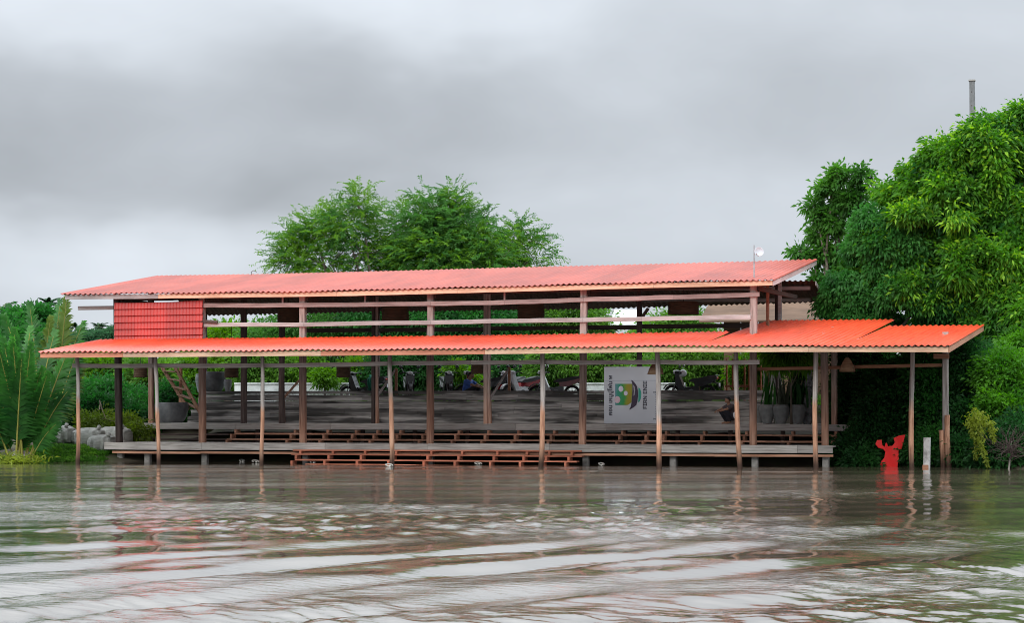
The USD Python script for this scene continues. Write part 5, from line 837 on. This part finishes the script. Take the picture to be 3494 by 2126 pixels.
def coconut(label, px, ytop, v, L, seed, gz=1.9, n=15):
    r = np.random.default_rng(seed); c = P(px, ytop, v); t = thing('coconut_palm', label, 'palm', (c[0], v, gz), group='far coconut palms'); h = c[2] - gz
    part(t, 'trunk', tube([(r.normal(0, .3), 0, -.3), (r.normal(0, .25), 0, h * .5), (0, 0, h)], [.26, .19, .15], 9), trunk_p, True)
    for i in range(n):
        a = i * 2.4 + r.normal(0, .2); e = r.uniform(-.15, 1.1); lf, rc = frond(np.array([0, 0, h]), (math.cos(a), math.sin(a), e), L * r.uniform(.8, 1.1), .30, .28 * L, 34, r, width=.12 if v < 250 else .3, droop=.8, start=.1); f = part(t, 'frond', lf, palm_far); part(f, 'rachis', rc, rach)
for i, (px, y, v, L, lab) in enumerate(((258, 1118, 620, 4.2, 'far coconut palm left of the red tile sheet, the left one of two'), (338, 1116, 640, 4.0, 'far coconut palm just left of the red tile sheet'), (165, 1035, 300, 2.4, 'palm crown rising behind the rounded tree at the left'), (5, 1055, 200, 2.6, 'palm crown at the left edge above the nipa clump'))): coconut(lab, px, y, v, L, 800 + i)
lt = [('rounded dark green broadleaf tree behind the nipa palms at the left', [(80, 1110, 60, 32), (140, 1112, 60, 32), (50, 1160, 80, 31), (130, 1190, 75, 30), (40, 1220, 90, 30), (160, 1240, 60, 30)], mango_d, dict(ln=.28, wd=.13, size=.16)), ('bright green broadleaf tree under the left end of the lower roof', [(230, 1270, 60, 16), (300, 1290, 70, 16), (250, 1340, 70, 15), (360, 1275, 60, 16)], lime, dict(ln=.26, wd=.11, size=.16)), ('dark green bush on the left bank behind the first river post', [(330, 1405, 60, 8.5), (455, 1425, 50, 9.5), (270, 1430, 50, 8), (500, 1400, 50, 10.5), (420, 1390, 50, 10), (590, 1370, 60, 11.5), (300, 1370, 70, 12), (370, 1360, 70, 12), (440, 1350, 60, 12), (250, 1400, 60, 11.5), (400, 1420, 60, 11)], mango_d, dict(ln=.2, wd=.08, size=.15)), ('low yellow-green bush behind the grey sacks at the end of the decks', [(340, 1440, 40, 6.5), (430, 1452, 40, 6.6), (470, 1475, 34, 5.9), (300, 1448, 34, 6.2)], straw_g, dict(ln=.15, wd=.06, size=.1)), ('green tree behind the side stair with bright leaves', [(480, 1290, 60, 15), (540, 1300, 60, 15), (450, 1270, 50, 16)], wild, dict(ln=.24, wd=.1, size=.16)), ('dark bush behind the nipa palms near the first river post', [(210, 1360, 70, 9), (190, 1430, 60, 8.5), (140, 1340, 70, 10)], shade_m, dict(ln=.2, wd=.07, size=.15))]
for i, (lab, ls, m, kw) in enumerate(lt):
    lb = [lobe(*a) for a in ls]; tree('bank_tree', lab, lb, (lb[0][0][0], lb[0][0][1], 1.9), m, 820 + i * 9, (.12, .1, .03, .02, .08, .04)[i], clumps=22, per=22, gap=.32, group='trees on the left bank', **kw)
far = [('far hazy green tree left of the red tile sheet', [(290, 1172, 60, 420, 30), (230, 1182, 50, 420, 28), (350, 1170, 50, 420, 32), (392, 1155, 40, 420, 35)], palm_far), ('far hazy tree low on the skyline behind the coconut palms', [(240, 1155, 40, 560, 18), (320, 1152, 60, 560, 18), (400, 1140, 40, 560, 24)], palm_far), ('far tree line tree behind the upper storey left part', [(720, 1150, 90, 420, 30), (900, 1150, 100, 420, 30)], palm_far)]
for i, (lab, ls, m) in enumerate(far):
    lb = [lobe(*a) for a in ls]; tree('far_tree', lab, lb, (lb[0][0][0], lb[0][0][1], 1.9), m, 860 + i * 9, .5, clumps=3.0, per=26, size=.35, gap=.22, ln=.7, wd=.4, group='far trees on the left')
wood_far = []
for i in range(60):
    px = -900 + i * 105; v = 210 + 40 * math.sin(i * 1.7); wood_far.append(lobe(px, 1395, 110, v, 135 + 45 * math.sin(i * 2.3), 60))
setting('distant_wood', (lambda m: M(world(m.vertices), m.faces))(crown(wood_far, 77, clumps=.9, per=20, size=.9, gap=.2, ln=1.1, wd=.55)), palm_far, kind='stuff', label='distant belt of trees behind everything', cat='wood')
# grass and creeping plants on the left bank, and weeds along the right waterline
def ground_cover(name, label, n, uf, vf, mat, seed, ln, wd, up=1.2, spread=.8):
    r = np.random.default_rng(seed); u, v = uf(r, n), vf(r, n); z = ground_z(u, v); k = (z > -.03) & (meshkit.fbm(np.stack([u * 1.3, v * 1.3, 0 * u], -1), 3, seed) > .36); u, v, z = u[k], v[k], z[k]; m = len(u)
    d = r.normal(0, spread, (m, 3)) + [0, -.2, up]; mm = leaves(np.stack([u, v, z - .02 + .12 * r.random(m) * (up < 1)], 1), d, ln * r.uniform(.5, 1.3, m), wd, r, droop=.3); mm.vertices = world(mm.vertices)
    setting(name, mm, mat, kind='stuff', label=label, cat='grass')
uni = lambda a, b: (lambda r, n: r.uniform(a, b, n))
ground_cover('bank_grass', 'short bright grass on the sloping left bank', 16000, uni(U(90, 3), U(390, 4)), uni(1.0, 5.6), grass_m, 21, .22, .03)
ground_cover('creeping_plants', 'leafy creeping plants on the left bank in front of the grey sacks', 9000, uni(U(110, 3), U(350, 4)), uni(1.6, 4.6), wild, 22, .13, .075, .7)
ground_cover('back_grass', 'tall grass growing behind the road and the low white wall', 26000, uni(-14, 10), uni(15.2, 19.5), wild, 23, .55, .035, 1.6, .4)
ground_cover('roadside_weeds', 'low weeds along the near edge of the road', 5000, uni(-13, 9), uni(11.0, 12.0), wild, 24, .2, .035, 1.2)
ground_cover('shore_weeds', 'dark weeds on the right bank at the waterline', 9000, uni(8.6, 17), uni(1.2, 6.5), shade_m, 25, .3, .05, .9)

# a little rain haze in the air
haze = material('rain_haze', {'v': ('principled_volume', {'color': (.82, .86, .90), 'density': HAZE, 'anisotropy': .2})}, surface=None, volume='v.volume')
if HAZE > 0: setting('haze', box(-1600, 1600, -1250, 3100, -4.0, 40.0), haze, kind='stuff', label='thin rain haze in the air over the river', cat='haze')
